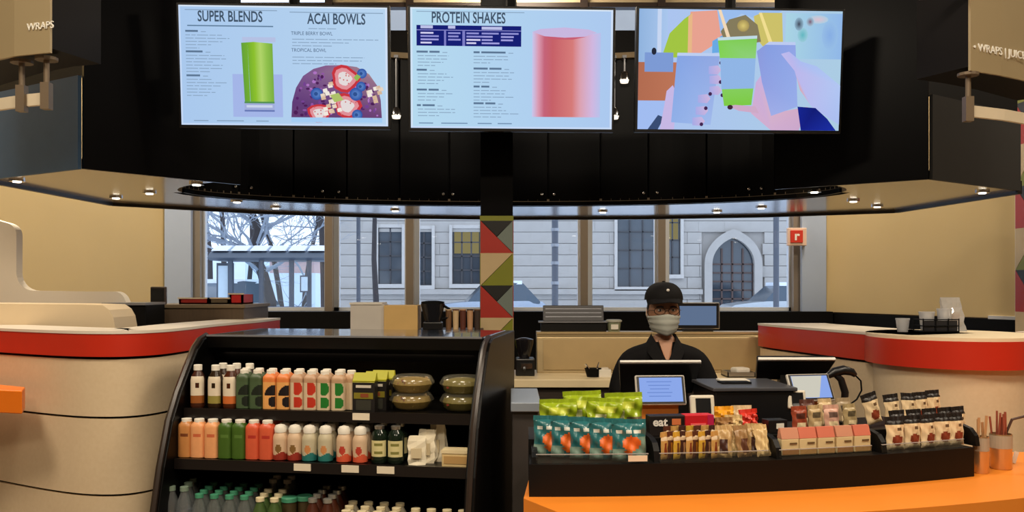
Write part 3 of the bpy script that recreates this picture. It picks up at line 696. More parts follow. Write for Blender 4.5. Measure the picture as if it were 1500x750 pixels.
# right cup and arm
a.poly([(.56, .86), (.58, .6), (.62, .5), (.66, .86), (.72, .84), (.84, .80), (.80, 1), (.66, 1)], [(220, 180, 214), (210, 180, 226), (206, 186, 236), (222, 184, 210), (214, 176, 206), (216, 176, 206), (210, 174, 212), (216, 180, 216)], 2.6)
a.poly([(.58, .34), (.64, .26), (.77, .26), (.79, .80), (.66, .88), (.61, .60)], [(146, 160, 228), (140, 164, 234), (150, 170, 238), (158, 180, 242), (166, 180, 240), (150, 166, 234)], 3); a.poly([(.62, .285), (.64, .26), (.77, .26), (.771, .285)], (196, 210, 250), 3.1)
a.poly([(.70, .36), (.74, .34), (.80, .42), (.88, .46), (1, .62), (1, .95), (.86, .80), (.80, .66), (.77, .5)], [(200, 194, 244), (190, 190, 246), (178, 196, 250), (178, 200, 250), (184, 206, 252), (176, 198, 250), (190, 196, 248), (230, 170, 170), (196, 190, 244)], 3.3)
a.poly([(.79, .80), (.88, .81), (.94, .90), (.985, 1), (.81, 1)], [(24, 40, 150), (20, 30, 120), (22, 34, 140), (30, 50, 170), (24, 34, 140)], 3.6)
a.obj('cups_and_hands_picture', t)

# ------------------------------------------------------------------ hanging signs
M_sign = mat('gold_sign_face', (176, 158, 122), 0.42, metal=0.25, var=0.06, scale=2)
M_signw = mat('sign_rail_cream', (226, 212, 184), .5)
M_signp = mat('sign_post', (120, 104, 84), .45, metal=.3)
def sign(pts, zb, zt, th, txts, posts, lab, rail_pts, side):
    t = thing('hanging_sign', (pts[0][0], pts[0][1], zb), lab, 'sign')
    o = Vector((pts[0][0], pts[0][1], zb)); inn = [Vector((x, y, 0)) for x, y in pts]
    n = [(Vector((-(pts[min(i + 1, len(pts) - 1)][1] - pts[max(i - 1, 0)][1]), pts[min(i + 1, len(pts) - 1)][0] - pts[max(i - 1, 0)][0], 0))).normalized() for i in range(len(pts))]
    if n[0].y < 0: n = [-q for q in n]
    f0 = [p - Vector((o.x, o.y, 0)) for p in inn]; f1 = [p + q * .012 for p, q in zip(f0, n)]; f2 = [p + q * th for p, q in zip(f0, n)]
    MB().prism(f0 + f1[::-1], (0, 0, zt - zb)).obj('face', M_sign, t)
    MB().prism([p + Vector((0, 0, .02)) for p in f1 + f2[::-1]], (0, 0, zt - zb - .02)).obj('body', mat('sign_body_dark', (13, 9, 10), .6, spec=.2), t)
    for s, at, hz, sz in txts:
        i, fr = at; p = f0[i] + (f0[i + 1] - f0[i]) * fr - n[i] * .003; d = (f0[i + 1] - f0[i]).normalized()
        if d.x < 0: d = -d
        M = Matrix.Translation(p + Vector((0, 0, hz))) @ Matrix.Rotation(math.atan2(d.y, d.x), 4, 'Z') @ Matrix.Rotation(PI / 2, 4, 'X')
        text_mesh(s, sz, M, 'lettering', mat('letter_white', (250, 246, 236), .4), t, 1.0, ext=.002, align='LEFT')
    for (x, y) in posts:
        q = Vector((x, y, 0)) - Vector((o.x, o.y, 0))
        pm = MB(); pm.lathe([(.045, -.012), (.045, 0)], (q.x, q.y, 0), 12); pm.tube([q, q + Vector((0, 0, -.12))], .012, 8); pm.box((q.x, q.y, -.16), (.036, .036, .11))
        pm.obj('post', M_signp, t)
    rp = [Vector((x, y, 0)) - Vector((o.x, o.y, 0)) for x, y in rail_pts]
    r1 = [p + Vector((0, .02, 0)) for p in rp]
    MB().prism([p + Vector((0, 0, -.19)) for p in rp + r1[::-1]], (0, 0, .05)).obj('rail', M_signw, t)
    return t
sign([(-1.875, 3.60), (-2.05, 3.655), (-2.3, 3.80), (-2.7, 4.10)], 2.50, 3.15, .28, [('WRAPS', (0, .62), .11, .042)], [(-1.93, 3.68), (-2.06, 3.73)],
     'gold sign hanging at the top left corner of the photo', [(-1.93, 3.69), (-2.06, 3.74), (-2.3, 3.86), (-2.7, 4.16)], -1)
sg = sign([(2.016, 3.90), (2.2, 3.99), (2.45, 4.14), (2.8, 4.4)], 2.50, 3.15, .28, [('\u2022 WRAPS | JUICE', (0, .06), .105, .05)], [(2.03, 3.95)],
     'gold sign with white letters hanging at the top right corner of the photo', [(2.04, 3.955), (2.25, 4.05), (2.5, 4.2), (2.9, 4.48)], 1)
MB().box((-.10, .02, .31 + .03), (.22, .03, .03), rz=-.1).obj('upper_rail', M_signw, sg)

# red sign on the right mullion
t = thing('wall_sign', P(1167, 360, 8.45), 'small red square sign with white letter on the right window mullion', 'sign')
MB().bb(-.09, .09, -.02, .03, 0, .17).obj('backing', mat('sign_pale', (226, 196, 176), .5), t, bevel=.006)
MB().bb(-.065, .05, -.03, -.015, .03, .145).obj('red_plate', mat('sign_red', (206, 52, 34), .45), t)
text_mesh('r', .12, Matrix.Translation((-.008, -.033, .09)) @ Matrix.Rotation(PI / 2, 4, 'X'), 'letter', mat('sign_letter', (250, 240, 230), .5), t, 1.0, bold=.004)

# ------------------------------------------------------------------ counters
def curve_counter(name, plan, zt, zb, seams, lab, th=.5, top_in=.0):
    """plan: polyline of the outer face (front side to the left of travel)"""
    def cr(i, u):
        g_ = lambda k: Vector((*plan[max(0, min(len(plan) - 1, k))], 0)); a, b2, c, d = g_(i - 1), g_(i), g_(i + 1), g_(i + 2)
        return .5 * (2 * b2 + (c - a) * u + (2 * a - 5 * b2 + 4 * c - d) * u * u + (3 * b2 - a - 3 * c + d) * u ** 3)
    plan = [tuple(cr(i, k / 4))[:2] for i in range(len(plan) - 1) for k in range(4)] + [plan[-1]]
    t = thing(name, (plan[0][0], plan[0][1], 0), lab, 'counter'); o = Vector((plan[0][0], plan[0][1], 0))
    p = [Vector((x, y, 0)) - o for x, y in plan]; n = []
    for i in range(len(p)):
        d = (p[min(i + 1, len(p) - 1)] - p[max(i - 1, 0)]).normalized(); n.append(Vector((-d.y, d.x, 0)))
    def band(z0, z1, a, b2, nm, m, smooth=True):
        lo = [q + k * a for q, k in zip(p, n)]; hi = [q + k * b2 for q, k in zip(p, n)]
        rs = []
        for i in range(len(p)): rs.append([lo[i] + Vector((0, 0, z0)), lo[i] + Vector((0, 0, z1)), hi[i] + Vector((0, 0, z1)), hi[i] + Vector((0, 0, z0))])
        MB().rings(rs).obj(nm, m, t, smooth=True)
    band(zt - .012, zt, -.003, th, 'top', M_creamlt)
    band(zb, zt - .013, 0, .03, 'red_band', M_red)
    band(.0, zb + .002, .03, .05, 'backing', M_blackm)
    for (z0, z1) in seams: band(z0, z1, .012, .035, 'panel', M_cream)
    return t
def arc(cx, cy, r, a0, a1, n): return [(cx + r * math.cos(a0 + (a1 - a0) * i / n), cy + r * math.sin(a0 + (a1 - a0) * i / n)) for i in range(n + 1)]
# left counter: front runs left, rounded corner, side runs back behind the fridge
lc = [(-3.3, 4.6), (-2.7, 4.18), (-2.25, 3.90), (-1.93, 3.72), (-1.73, 3.645), (-1.58, 3.66), (-1.49, 3.78), (-1.46, 4.0), (-1.45, 4.3), (-1.41, 4.6), (-1.37, 4.85), (-1.36, 5.2)]
curve_counter('curved_counter', lc, 1.368, 1.262, [(1.015, 1.25), (.695, 1.005), (.36, .685), (.06, .35)], 'cream curved counter with red top band left of the fridge', .26)
# right straight counter and round end
rc = [(1.47, 5.3), (1.485, 5.1), (1.60, 4.6), (1.70, 4.22), (1.80, 3.98)]
curve_counter('curved_counter', rc, 1.333, 1.198, [(.9, 1.185), (.06, .89)], 'cream side counter with red top band behind the tablets', .40)
t = thing('round_counter', (2.04, 4.12, 0), 'round cream counter end with thick red rim at the right', 'counter')
RR, RY = .372, .40
MB().lathe([(RR - .02, 1.318), (RR - .004, 1.318), (RR - .004, 1.333), (.01, 1.333)], n=48, sy=RY / RR).obj('top', mat('drum_top_cream', (236, 218, 184), .4), t)
MB().lathe([(RR - .06, 1.198), (RR, 1.198), (RR, 1.318), (RR - .06, 1.318)], n=48, sy=RY / RR).obj('red_band', M_red, t, smooth=True)
MB().lathe([(RR - .035, .05), (RR - .035, 1.198)], n=48, sy=RY / RR).obj('drum', M_cream, t, smooth=True)
MB().lathe([(RR - .05, .0), (RR - .05, .05)], n=48, sy=RY / RR).obj('plinth', M_blackm, t)
curve_counter('curved_counter', [(2.42, 4.26), (2.6, 4.05), (3.0, 3.9), (3.4, 3.85)], 1.335, 1.20, [(.7, 1.185), (.06, .69)], 'cream counter with red band cut by the right edge of the photo', .4)
# orange ledge at far left
t = thing('orange_ledge', (-2.2, 3.6, 0), 'thick orange ledge at the left edge of the photo', 'ledge')
zt_ = EYE - (571 - HOR) / F * 3.6; o_ = Vector((-2.2, 3.6, 0))
pl_ = [Vector((-3.0, 4.02, 0)), Vector((-2.3, 3.66, 0)), Vector((-1.965, 3.56, 0)), Vector((-2.03, 3.70, 0)), Vector((-2.3, 3.86, 0)), Vector((-3.0, 4.30, 0))]
MB().prism([p - o_ + Vector((0, 0, zt_ - .093)) for p in pl_], (0, 0, .093)).obj('slab', M_orangelit, t, bevel=.004)
MB().box((-.35, .18, zt_ - .12), (.5, .05, .05), rz=-.55).obj('bracket', M_alu, t)
# cream partition and low block behind the left counter
D = 4.75
def prof_px(pts, D, dy, name, m, t):
    o = t.location; return MB().prism([P(x, y, D) - o for x, y in pts], (0, dy, 0)).obj(name, m, t, smooth=False)
def fil(cx, cy, r, a0, a1, n=6): return [(cx + r * math.cos(math.radians(a0 + (a1 - a0) * i / n)), cy - r * math.sin(math.radians(a0 + (a1 - a0) * i / n))) for i in range(n + 1)]
t = thing('curved_partition', (P(60, 420, D).x, D, 0), 'tall cream partition with swooping cut-out at the left edge', 'partition')
pts = [(-220, 318), (-20, 318)] + fil(6, 344, 18, 80, 0) + fil(50, 400, 26, 180, 270, 7) + [(120, 427)] + fil(166, 445, 18, 90, 20) + [(186, 446), (186, 640), (-220, 640)]
prof_px(pts, D, .06, 'panel', mat('partition_cream', (222, 212, 196), .5, var=.03), t)
D = 4.25
t = thing('low_block', (P(60, 460, D).x, D, 0), 'low cream back-counter block with curved end above the red band', 'counter')
pts = [(-200, 443), (120, 446)] + [(150, 447), (160, 454), (166, 465), (169, 482), (170, 560), (-200, 560)]
prof_px(pts, D, .25, 'block', mat('block_cream', (226, 204, 168), .5, var=.03), t)
# black bin, brown wood box, little reader, red trays
def pbox(name, x0, x1, y0, y1, D, dep, m, lab, cat, parts=None, bevel=.004, floor=None, group=None):
    """box whose front spans the given picture extents at distance D"""
    a, b2 = P(x0, y1, D), P(x1, y0, D); c = ((a.x + b2.x) / 2, D, a.z if floor is None else floor)
    t = thing(name, c, lab, cat, group=group); W_ = b2.x - a.x; H_ = b2.z - c[2]
    MB().bb(-W_ / 2, W_ / 2, 0, dep, 0, H_).obj('body', m, t, bevel=bevel)
    return t, W_, H_
t, W_, H_ = pbox('bin_unit', 150, 214, 447, 500, 4.62, .25, M_blackm, 'black undercounter bin behind the cream block', 'bin', floor=0)
MB().bb(-W_ / 2 - .0, W_ / 2, -.01, .26, H_, H_ + .012).obj('rim', M_alu, t)
t, W_, H_ = pbox('wood_station', 214, 357, 451, 500, 4.95, .5, M_brwood, 'brown wood station behind the left counter holding red trays', 'station', floor=0)
MB().bb(-W_ / 2 - .01, W_ / 2 + .01, -.01, .5, H_, H_ + .018).obj('worktop', mat('station_top', (120, 104, 82), .4), t)
WS = EYE + (HOR - 451) / F * 4.95 + .018
t = thing('card_reader', ((231 - 750) / F * 5.0, 5.0, WS), 'small dark square reader standing on the wood station', 'card reader')
MB().bb(-.043, .043, 0, .03, 0, .10).obj('body', mat('reader_brown', (58, 46, 38), .5), t, bevel=.006); MB().bb(-.036, .036, -.004, 0, .02, .09).obj('display', M_blackp, t)
MB().bb(-.03, .03, -.02, .05, 0, .006).obj('foot', M_blackm, t)
for (x0, x1, c, lab) in [(262, 306, (150, 32, 24), 'flat dark red tray on the wood station'), (306, 336, (96, 82, 62), 'brown open tray between the red trays'), (336, 356, (196, 30, 28), 'bright red bin at the end of the wood station')]:
    a, b2 = (x0 - 750) / F * 5.1, (x1 - 750) / F * 5.1; W_ = b2 - a; hh = .055 if x0 == 336 else .03
    t = thing('serving_tray', ((a + b2) / 2, 5.1, WS), lab, 'tray'); mm = MB()
    mm.bb(-W_ / 2, W_ / 2, 0, .2, 0, .008); mm.bb(-W_ / 2, W_ / 2, 0, .012, 0, hh); mm.bb(-W_ / 2, W_ / 2, .188, .2, 0, hh); mm.bb(-W_ / 2, -W_ / 2 + .012, 0, .2, 0, hh); mm.bb(W_ / 2 - .012, W_ / 2, 0, .2, 0, hh)
    mm.obj('tray_body', mat('tray_%d' % c[0], c, .5), t); MB().bb(-W_ / 2 - .006, W_ / 2 + .006, -.006, .004, hh, hh + .008).obj('rim', mat('tray_rim', (214, 196, 170), .5), t)

# ------------------------------------------------------------------ open refrigerated case
TH = math.radians(9); CU = Vector((math.cos(TH), -math.sin(TH), 0)); CV = Vector((math.sin(TH), math.cos(TH), 0)); CC = Vector((-.646, 3.755, 0))
def cpos(x, y, z): return CC + CU * x + CV * y + Vector((0, 0, z))
def cx_for_px(px, y):
    k = (px - 750) / F   # (CC+CU x+CV y).x = k * (.).y
    ax = CC.x + CV.x * y; ay = CC.y + CV.y * y
    return (k * ay - ax) / (CU.x - k * CU.y)
case = thing('refrigerated_case', CC, 'black open refrigerated display case stocked with bottled drinks', 'fridge', rz=-TH)
prof = [(.38, 0), (-.60, 0), (-.60, .40), (-.56, .70), (-.515, .87), (-.455, 1.036), (-.395, 1.136), (-.31, 1.245), (-.265, 1.30), (-.22, 1.332), (-.16, 1.348), (.38, 1.352)]
HWC = .605; XL = -.625
for s_ in (-1, 1):
    x0 = XL if s_ < 0 else HWC - .038
    MB().prism([(x0, y, z) for y, z in prof], (.038, 0, 0)).obj('end_panel', M_case, case, bevel=.004)
    xe = x0 + .019
    MB().tube([(xe, y - .004, z + .002) for y, z in prof[2:11]], .0115, 6).obj('edge_bumper', mat('bumper', (46, 36, 30), .35), case, smooth=True)
MB().bb(XL + .038, HWC - .038, .24, .38, 0, 1.30).obj('back_panel', M_case, case)
MB().bb(XL + .038, HWC - .038, -.19, .38, 1.30, 1.352).obj('canopy_top', M_casetop, case, bevel=.005)
MB().prism([(XL + .038, y, z) for y, z in [(-.19, 1.30), (-.20, 1.345), (-.17, 1.352), (-.15, 1.30), (-.10, 1.255), (-.125, 1.245)]], (HWC - XL - .076, 0, 0)).obj('header', M_case, case)
MB().bb(XL + .038, HWC - .038, -.20, -.19, 1.346, 1.353).obj('chrome_strip', M_alu, case)
MB().bb(XL + .06, HWC - .06, -.16, -.145, 1.285, 1.297).obj('light_tube', emis('case_tube', (255, 226, 180), 1.2), case)
lamp = bpy.data.lights.new('case_light', 'AREA'); lamp.shape = 'RECTANGLE'; lamp.size = 1.05; lamp.size_y = .03; lamp.energy = 1.7; lamp.color = (1, .84, .62)
lo = bpy.data.objects.new('case_light', lamp); COL.objects.link(lo); lo.parent = case; lo.location = (0, -.165, 1.28); lo.rotation_euler = (math.radians(18), 0, 0)
SH = [(1.072, -.37), (.888, -.44), (.575, -.525)]
shelves = []
for i, (z, yf) in enumerate(SH):
    m = MB(); m.bb(XL + .04, HWC - .04, yf, .235, z - .018, z)
    sh_ = m.obj('shelf', M_case, case); shelves.append(sh_)
    MB().bb(XL + .04, HWC - .04, yf - .012, yf, z - .036, z + .004).obj('shelf_lip', mat('shelf_lip', (22, 17, 16), .3), sh_)
MB().bb(XL + .04, HWC - .04, -.58, -.53, 0, .60).obj('lower_front', M_case, case)
for i, px in [(0, 529), (1, 443), (1, 513), (1, 565)]:
    z, yf = SH[i]; x = cx_for_px(px, yf - .014)
    MB().bb(x - .033, x + .033, yf - .017, yf - .0125, z - .026, z + .0).obj('price_tag', M_tagc, shelves[i])
# --- drinks
def bottle(name, prof, n, ex, mats, fm, cap_prof, cap_mat, cat, extra=None):
    t = thing(name, (0, 0, -5), 'drink bottle', cat)
    MB().lathe(prof, n=n, ex=ex, fm=fm).obj('body', mats, t, smooth=True)
    MB().lathe(cap_prof, n=max(12, n // 2), ex=2).obj('cap', cap_mat, t, smooth=True)
    if extra: extra(t)
    return t
M_capw = mat('cap_white', (236, 230, 216), .45)
def front(i, n, span):
    a = 2 * PI * (i + .5) / n; d = abs(((a - 1.5 * PI + PI) % (2 * PI)) - PI); return d < span
def side_ang(i, n):
    a = 2 * PI * (i + .5) / n; return ((a - 1.5 * PI + PI) % (2 * PI)) - PI       # -: left of front, +: right
# square juice bottle with big shape printed on the label
SQ = [(.020, 0), (.0265, .004), (.0265, .012)] + [(.0265, .012 + .004 * k) for k in range(1, 28)] + [(.0255, .128), (.018, .136), (.0145, .140)]
CAPS = [(.0165, .138), (.0165, .152), (.0145, .154)]
def sq_bottle(key, base, shape, band, dual):
    mb_, ms_, mt_ = mat('juice_%s_base' % key, base, .4), mat('juice_%s_shape' % key, shape, .4), mat('juice_%s_band' % key, band, .4)
    n = 56
    def fm(k, i):
        z = SQ[min(k, len(SQ) - 1)][1]; s = side_ang(i, n)
        if z > .105: return 2
        if dual:
            zc = .083 if z > .052 else .030; r = .024
            dz = (z - zc) / r; 
            if abs(dz) < 1.0 and -.3 + .25 * max(0, 1 - abs(z - .056) / .006) < s < .25 + .55 * math.sqrt(max(0, 1 - dz * dz)): return 1
            return 0
        # leaf shape: quarter disc above, smaller below
        if z > .053 and s < .9 and ((s - .9) / 1.5) ** 2 + ((z - .053) / .042) ** 2 < 1: return 1
        if s < .9 and ((s - .8) / .85) ** 2 + ((z - .030) / .021) ** 2 < 1: return 1
        return 0
    return bottle('juice_bottle', SQ, n, 5.0, [mb_, ms_, mt_], fm, CAPS, M_capw, 'bottle')
pr_green = sq_bottle('dark', (72, 92, 62), (26, 34, 26), (70, 88, 58), False)
pr_or = sq_bottle('peach', (232, 168, 96), (26, 20, 24), (226, 130, 66), False)
pr_red = sq_bottle('red', (214, 190, 158), (192, 52, 32), (190, 152, 120), True)
pr_grn = sq_bottle('leaf', (214, 192, 158), (34, 118, 42), (190, 154, 120), True)
# taller cold-brew style bottle with white label
TB = [(.024, 0), (.027, .006)] + [(.027, .01 + .01 * k) for k in range(0, 11)] + [(.024, .125), (.015, .142), (.0135, .150)]
def tb(key, liq, lab2):
    ml, mw, m2 = mat('brew_%s_liq' % key, liq, .25), mat('brew_label', (226, 212, 188), .5), mat('brew_%s_lab' % key, lab2, .5)
    n = 24
    def fm(k, i):
        z = TB[min(k, len(TB) - 1)][1]; s = abs(side_ang(i, n))
        if .012 < z < .115 and s < .95:
            if .078 < z < .092 and s < .16: return 0
            return 2 if z < .05 else 1
        return 0
    return bottle('iced_tea_bottle', TB, n, 3.0, [ml, mw, m2], fm, [(.0165, .148), (.0165, .168), (.014, .17)], M_capw, 'bottle')
pb_brown = tb('brown', (66, 32, 18), (150, 84, 30)); pb_green = tb('green', (46, 30, 14), (152, 140, 66)); pb_orange = tb('orange', (76, 34, 14), (206, 108, 48))
# plain juice bottles of the second shelf
def plain(key, base, band):
    n = 24; P2 = [(.022, 0), (.0275, .005)] + [(.0275, .012 + .012 * k) for k in range(0, 10)] + [(.026, .130), (.0185, .138), (.0165, .141)]
    def fm(k, i):
        z = P2[min(k, len(P2) - 1)][1]; return 1 if (.078 < z < .085 or .098 < z < .106) and abs(side_ang(i, n)) < .6 else 0
    return bottle('juice_bottle', P2, n, 4.0, [mat('plain_%s' % key, base, .35, var=.15, scale=30), mat('plain_%s_band' % key, band, .4)], fm, [(.0195, .139), (.0195, .150), (.017, .152)], M_capw, 'bottle')
pl_brown = plain('amber', (196, 132, 74), (120, 64, 32)); pl_peach = plain('peachy', (234, 164, 110), (206, 104, 66)); pl_green = plain('green', (66, 98, 32), (86, 120, 50)); pl_coral = plain('coral', (214, 92, 60), (182, 52, 40))
# shorter round bottles with domed white cap
RB = [(.022, 0), (.0285, .006)] + [(.0285, .012 + .004 * k) for k in range(0, 19)] + [(.027, .094), (.021, .106), (.019, .110)]
def rb(key, low, dot):
    n = 44
    def fm(k, i):
        z = RB[min(k, len(RB) - 1)][1]; s = side_ang(i, n)
        if (s / .42) ** 2 + ((z - .047) / .016) ** 2 < 1: return 2
        return 1 if z < .028 + .006 * math.sin(s * 3) else 0
    return bottle('yogurt_bottle', RB, n, 2.0, [mat('yogurt_%s_top' % key, (214, 184, 152) if key != 'teal' else (196, 186, 156), .4), mat('yogurt_%s_low' % key, low, .4), mat('yogurt_%s_dot' % key, dot, .4)], fm, [(.0225, .108), (.0235, .124), (.018, .134), (.006, .138)], M_capw, 'bottle')
rb_brown = rb('brown', (150, 48, 34), (130, 96, 50)); rb_teal = rb('teal', (40, 116, 112), (206, 138, 84)); rb_coral = rb('coral', (212, 88, 58), (186, 62, 46))
# dark green jars with cream label
JR = [(.026, 0), (.0315, .008), (.0315, .018)] + [(.0315, .018 + .01 * k) for k in range(1, 9)] + [(.026, .116), (.017, .126), (.016, .13)]
def jfm(k, i):
    z = JR[min(k, len(JR) - 1)][1]; s = abs(side_ang(i, 24))
    if .022 < z < .084 and s < 1.05: return 2 if (.036 < z < .044 or .062 < z < .07) and s < .5 else 1
    return 0
jar = bottle('tea_jar', JR, 24, 2.0, [mat('jar_dark', (22, 34, 24), .15), mat('jar_label', (216, 206, 150), .5), mat('jar_print', (128, 124, 60), .5)], jfm, [(.018, .128), (.019, .140), (.015, .142)], M_steel, 'bottle')
GRP1, GRP2, GRP3 = 'drinks on the upper fridge shelf', 'drinks on the middle fridge shelf', 'drinks on the bottom fridge deck'
def put(proto, px, y, shelf, label, grp, rz=0.0, lift=0.0):
    z, yf = SH[shelf]; x = cx_for_px(px, y); return place(proto, cpos(x, y, z + lift), -TH + rz, label, grp)
yA = -.33
put(pb_brown, 290, yA, 0, 'dark brown tea bottle at the left end of the upper fridge shelf', GRP1, .25)
put(pb_green, 316, yA, 0, 'tea bottle with white label and green base on the upper fridge shelf', GRP1)
put(pb_orange, 338, yA, 0, 'tea bottle with white label and orange base on the upper fridge shelf', GRP1)
for px, pr, nm in [(327, pb_green, 'first'), (347, pb_orange, 'second'), (366, pb_green, 'third')]:
    put(pr, px, yA + .085, 0, 'white capped tea bottle, %s of the back row behind the labelled teas' % nm, GRP1)
for k, (px, pr, nm) in enumerate([(358, pr_green, 'left dark green'), (377.5, pr_green, 'right dark green'), (397, pr_or, 'left peach and black'), (417, pr_or, 'right peach and black'), (437, pr_red, 'left cream and red'), (456.5, pr_red, 'right cream and red'), (476, pr_grn, 'left cream and green'), (497, pr_grn, 'right cream and green')]):
    put(pr, px, yA, 0, '%s square juice bottle of its pair on the upper shelf' % nm, GRP1)
    put(pr, px + 3, yA + .062, 0, '%s square juice bottle in second row of the upper shelf' % nm, GRP1)
put(pr_grn, 515, yA + .03, 0, 'green edged juice bottle turned sideways next to the black cartons', GRP1, 1.2)
yB = -.40
put(pl_brown, 273.5, yB, 1, 'amber juice bottle at the left end of the middle fridge shelf', GRP2)
for px, pr, nm in [(292, pl_peach, 'left peach'), (312, pl_peach, 'right peach'), (332, pl_green, 'left dark green'), (352, pl_green, 'right dark green'), (372, pl_coral, 'left coral'), (392, pl_coral, 'right coral')]:
    put(pr, px, yB, 1, '%s juice bottle of its pair on the middle fridge shelf' % nm, GRP2)
    put(pr, px + 4, yB + .064, 1, '%s juice bottle in the second row of the middle shelf' % nm, GRP2)
put(pl_coral, 412, yB + .09, 1, 'coral juice bottle standing behind the short bottles on the middle shelf', GRP2)
put(pl_brown, 278, yB + .064, 1, 'amber juice bottle in the second row of the middle shelf', GRP2)
for px, pr, nm in [(411, rb_brown, 'left red-brown'), (432, rb_brown, 'right red-brown'), (453.5, rb_teal, 'left teal-based'), (477, rb_teal, 'right teal-based'), (504, rb_coral, 'left coral-based'), (528, rb_coral, 'right coral-based')]:
    put(pr, px, yB, 1, '%s short bottle with domed cap on the middle shelf' % nm, GRP2)
    put(pr, px + 6, yB + .066, 1, '%s domed-cap bottle in the second row of the middle shelf' % nm, GRP2)
    put(pr, px + 11, yB + .132, 1, '%s domed-cap bottle in the third row of the middle shelf' % nm, GRP2)
for px, nm in [(556, 'left'), (580, 'right')]:
    put(jar, px, yB + .01, 1, '%s dark green tea bottle with cream label on the middle shelf' % nm, GRP2)
    put(jar, px + 7, yB + .085, 1, '%s dark green tea bottle of the back pair on the middle shelf' % nm, GRP2)
# black and lime cartons
def carton(key):
    t = thing('snack_carton', (0, 0, -5), '', 'carton')
    MB().bb(-.044, .044, -.02, .02, 0, .115).obj('body', mat('carton_black', (22, 18, 16), .5), t)
    MB().prism([(-.044, -.02, .115), (.044, -.02, .115), (.044, .02, .115), (-.044, .02, .115)], (0, 0, .004)).obj('lid', mat('carton_lime', (170, 168, 22), .5), t)
    MB().prism([(-.044, -.021, .112), (-.044, .004, .148), (-.044, .012, .146), (-.044, .02, .115)], (.088, 0, 0)).obj('gable', MATS['carton_lime'], t)
    MB().bb(-.038, .038, -.0215, -.0195, .05, .073).obj('label_band', mat('carton_olive', (128, 118, 30), .5), t)
    MB().bb(-.012, .02, -.0225, -.0195, .056, .070).obj('label_dot', mat('carton_redbrown', (136, 66, 34), .5), t)
    MB().bb(-.03, .03, -.0225, -.0195, .092, .102).obj('lettering', mat('carton_white', (214, 206, 190), .5), t)
    MB().bb(-.03, .03, -.0215, -.0195, .006, .045).obj('window', mat('carton_grey', (58, 58, 50), .3), t)
    return t
pc = carton('a')
put(pc, 535, yA, 0, 'front black snack carton with lime top on the upper fridge shelf', 'black and lime cartons')
put(pc, 552, yA + .055, 0, 'middle black snack carton with lime top on the upper shelf', 'black and lime cartons')
put(pc, 562, yA + .11, 0, 'rear black snack carton with lime top on the upper shelf', 'black and lime cartons')
# salad bowls
def salad(key, cols):
    t = thing('salad_bowl', (0, 0, -5), '', 'bowl')
    MB().lathe([(.055, 0), (.066, .008), (.082, .036), (.086, .038)], n=24, cap=(True, False)).obj('bowl', glass('clear_plastic', (246, 244, 236), .03, .15, .05, (220, 214, 190)), t, smooth=True)
    MB().lathe([(.088, .038), (.088, .042), (.074, .064), (.066, .068)], n=24, cap=(False, True)).obj('lid', MATS['clear_plastic'], t, smooth=True)
    f = MB(); r2 = random.Random(hash(key) % 1000 if False else len(cols) + cols[0][0])
    f.lathe([(.05, .003), (.062, .010), (.076, .034), (.070, .050), (.04, .058)], n=18, mi=0)
    for _ in range(60):
        a = r2.uniform(0, 2 * PI); rad = math.sqrt(r2.uniform(.1, 1)) * .072; z = r2.uniform(.012, .05); rad = min(rad, .05 + .6 * min(z, .03)) if z < .03 else rad * .95
        c = Vector((rad * math.cos(a), rad * math.sin(a), z)); s_ = r2.uniform(.007, .014)
        f.box(c, (s_ * 1.6, s_, s_ * .6), rz=r2.uniform(0, 3), rx=r2.uniform(-.6, .6), ry=r2.uniform(-.6, .6), mi=r2.randint(0, len(cols) - 1))
    o = f.obj('salad', [mat('salad_%d_%d_%d' % c, c, .6, var=.2, scale=60) for c in cols], t); o['kind'] = 'stuff'
    return t
s1 = salad('a', [(146, 122, 62), (176, 140, 88), (104, 100, 40), (200, 172, 120), (120, 70, 40)]); s2 = salad('b', [(120, 110, 50), (156, 60, 40), (178, 150, 90), (90, 96, 36)])
for px, l, pr, nm in [(603, 0, s1, 'lower left'), (604, .066, s1, 'upper left'), (677, 0, s2, 'lower right'), (677, .066, s2, 'upper right')]:
    put(pr, px, -.25, 0, '%s clear plastic salad bowl of the stack on the upper shelf' % nm, 'salad bowls in the fridge', lift=l)
# white paper bags and sandwich box
def paper_bag(w_, h_, d_, key):
    t = thing('paper_bag', (0, 0, -5), '', 'bag'); r2 = random.Random(key); m = MB(); rs = []
    for k in range(7):
        v = k / 6; dd = d_ * (1 - .75 * v); ww = w_ * (1 + .06 * math.sin(5 * v)); j = lambda: r2.uniform(-.004, .004)
        rs.append([(-ww / 2 + j(), -dd / 2 + j(), v * h_), (0 + j(), -dd / 2 - .006 + j(), v * h_), (ww / 2 + j(), -dd / 2 + j(), v * h_), (ww / 2 - .008 + j(), 0, v * h_ + j()), (ww / 2 + j(), dd / 2 + j(), v * h_), (0, dd / 2 + j(), v * h_), (-ww / 2 + j(), dd / 2 + j(), v * h_), (-ww / 2 + .008, 0, v * h_ + j())])
    m.rings(rs).obj('sack', mat('white_bag', (232, 222, 196), .7, var=.06), t)
    MB().bb(-w_ * .3, w_ * .3, -d_ / 2 - .009, -d_ / 2 - .005, h_ * .25, h_ * .6).obj('label', mat('bag_label', (212, 196, 160), .6), t)
    return t
for i, (px, y, h_, rz, nm) in enumerate([(611, -.39, .105, .15, 'front'), (626, -.35, .125, -.1, 'middle'), (641, -.31, .14, -.25, 'rear')]):
    put(paper_bag(.066, h_, .036, i), px, y, 1, '%s white paper sandwich bag on the middle fridge shelf' % nm, 'white paper bags', rz)
t = thing('sandwich_box', cpos(cx_for_px(673, -.405), -.405, .888), 'low cream sandwich box at the right end of the middle shelf', 'box', -TH)
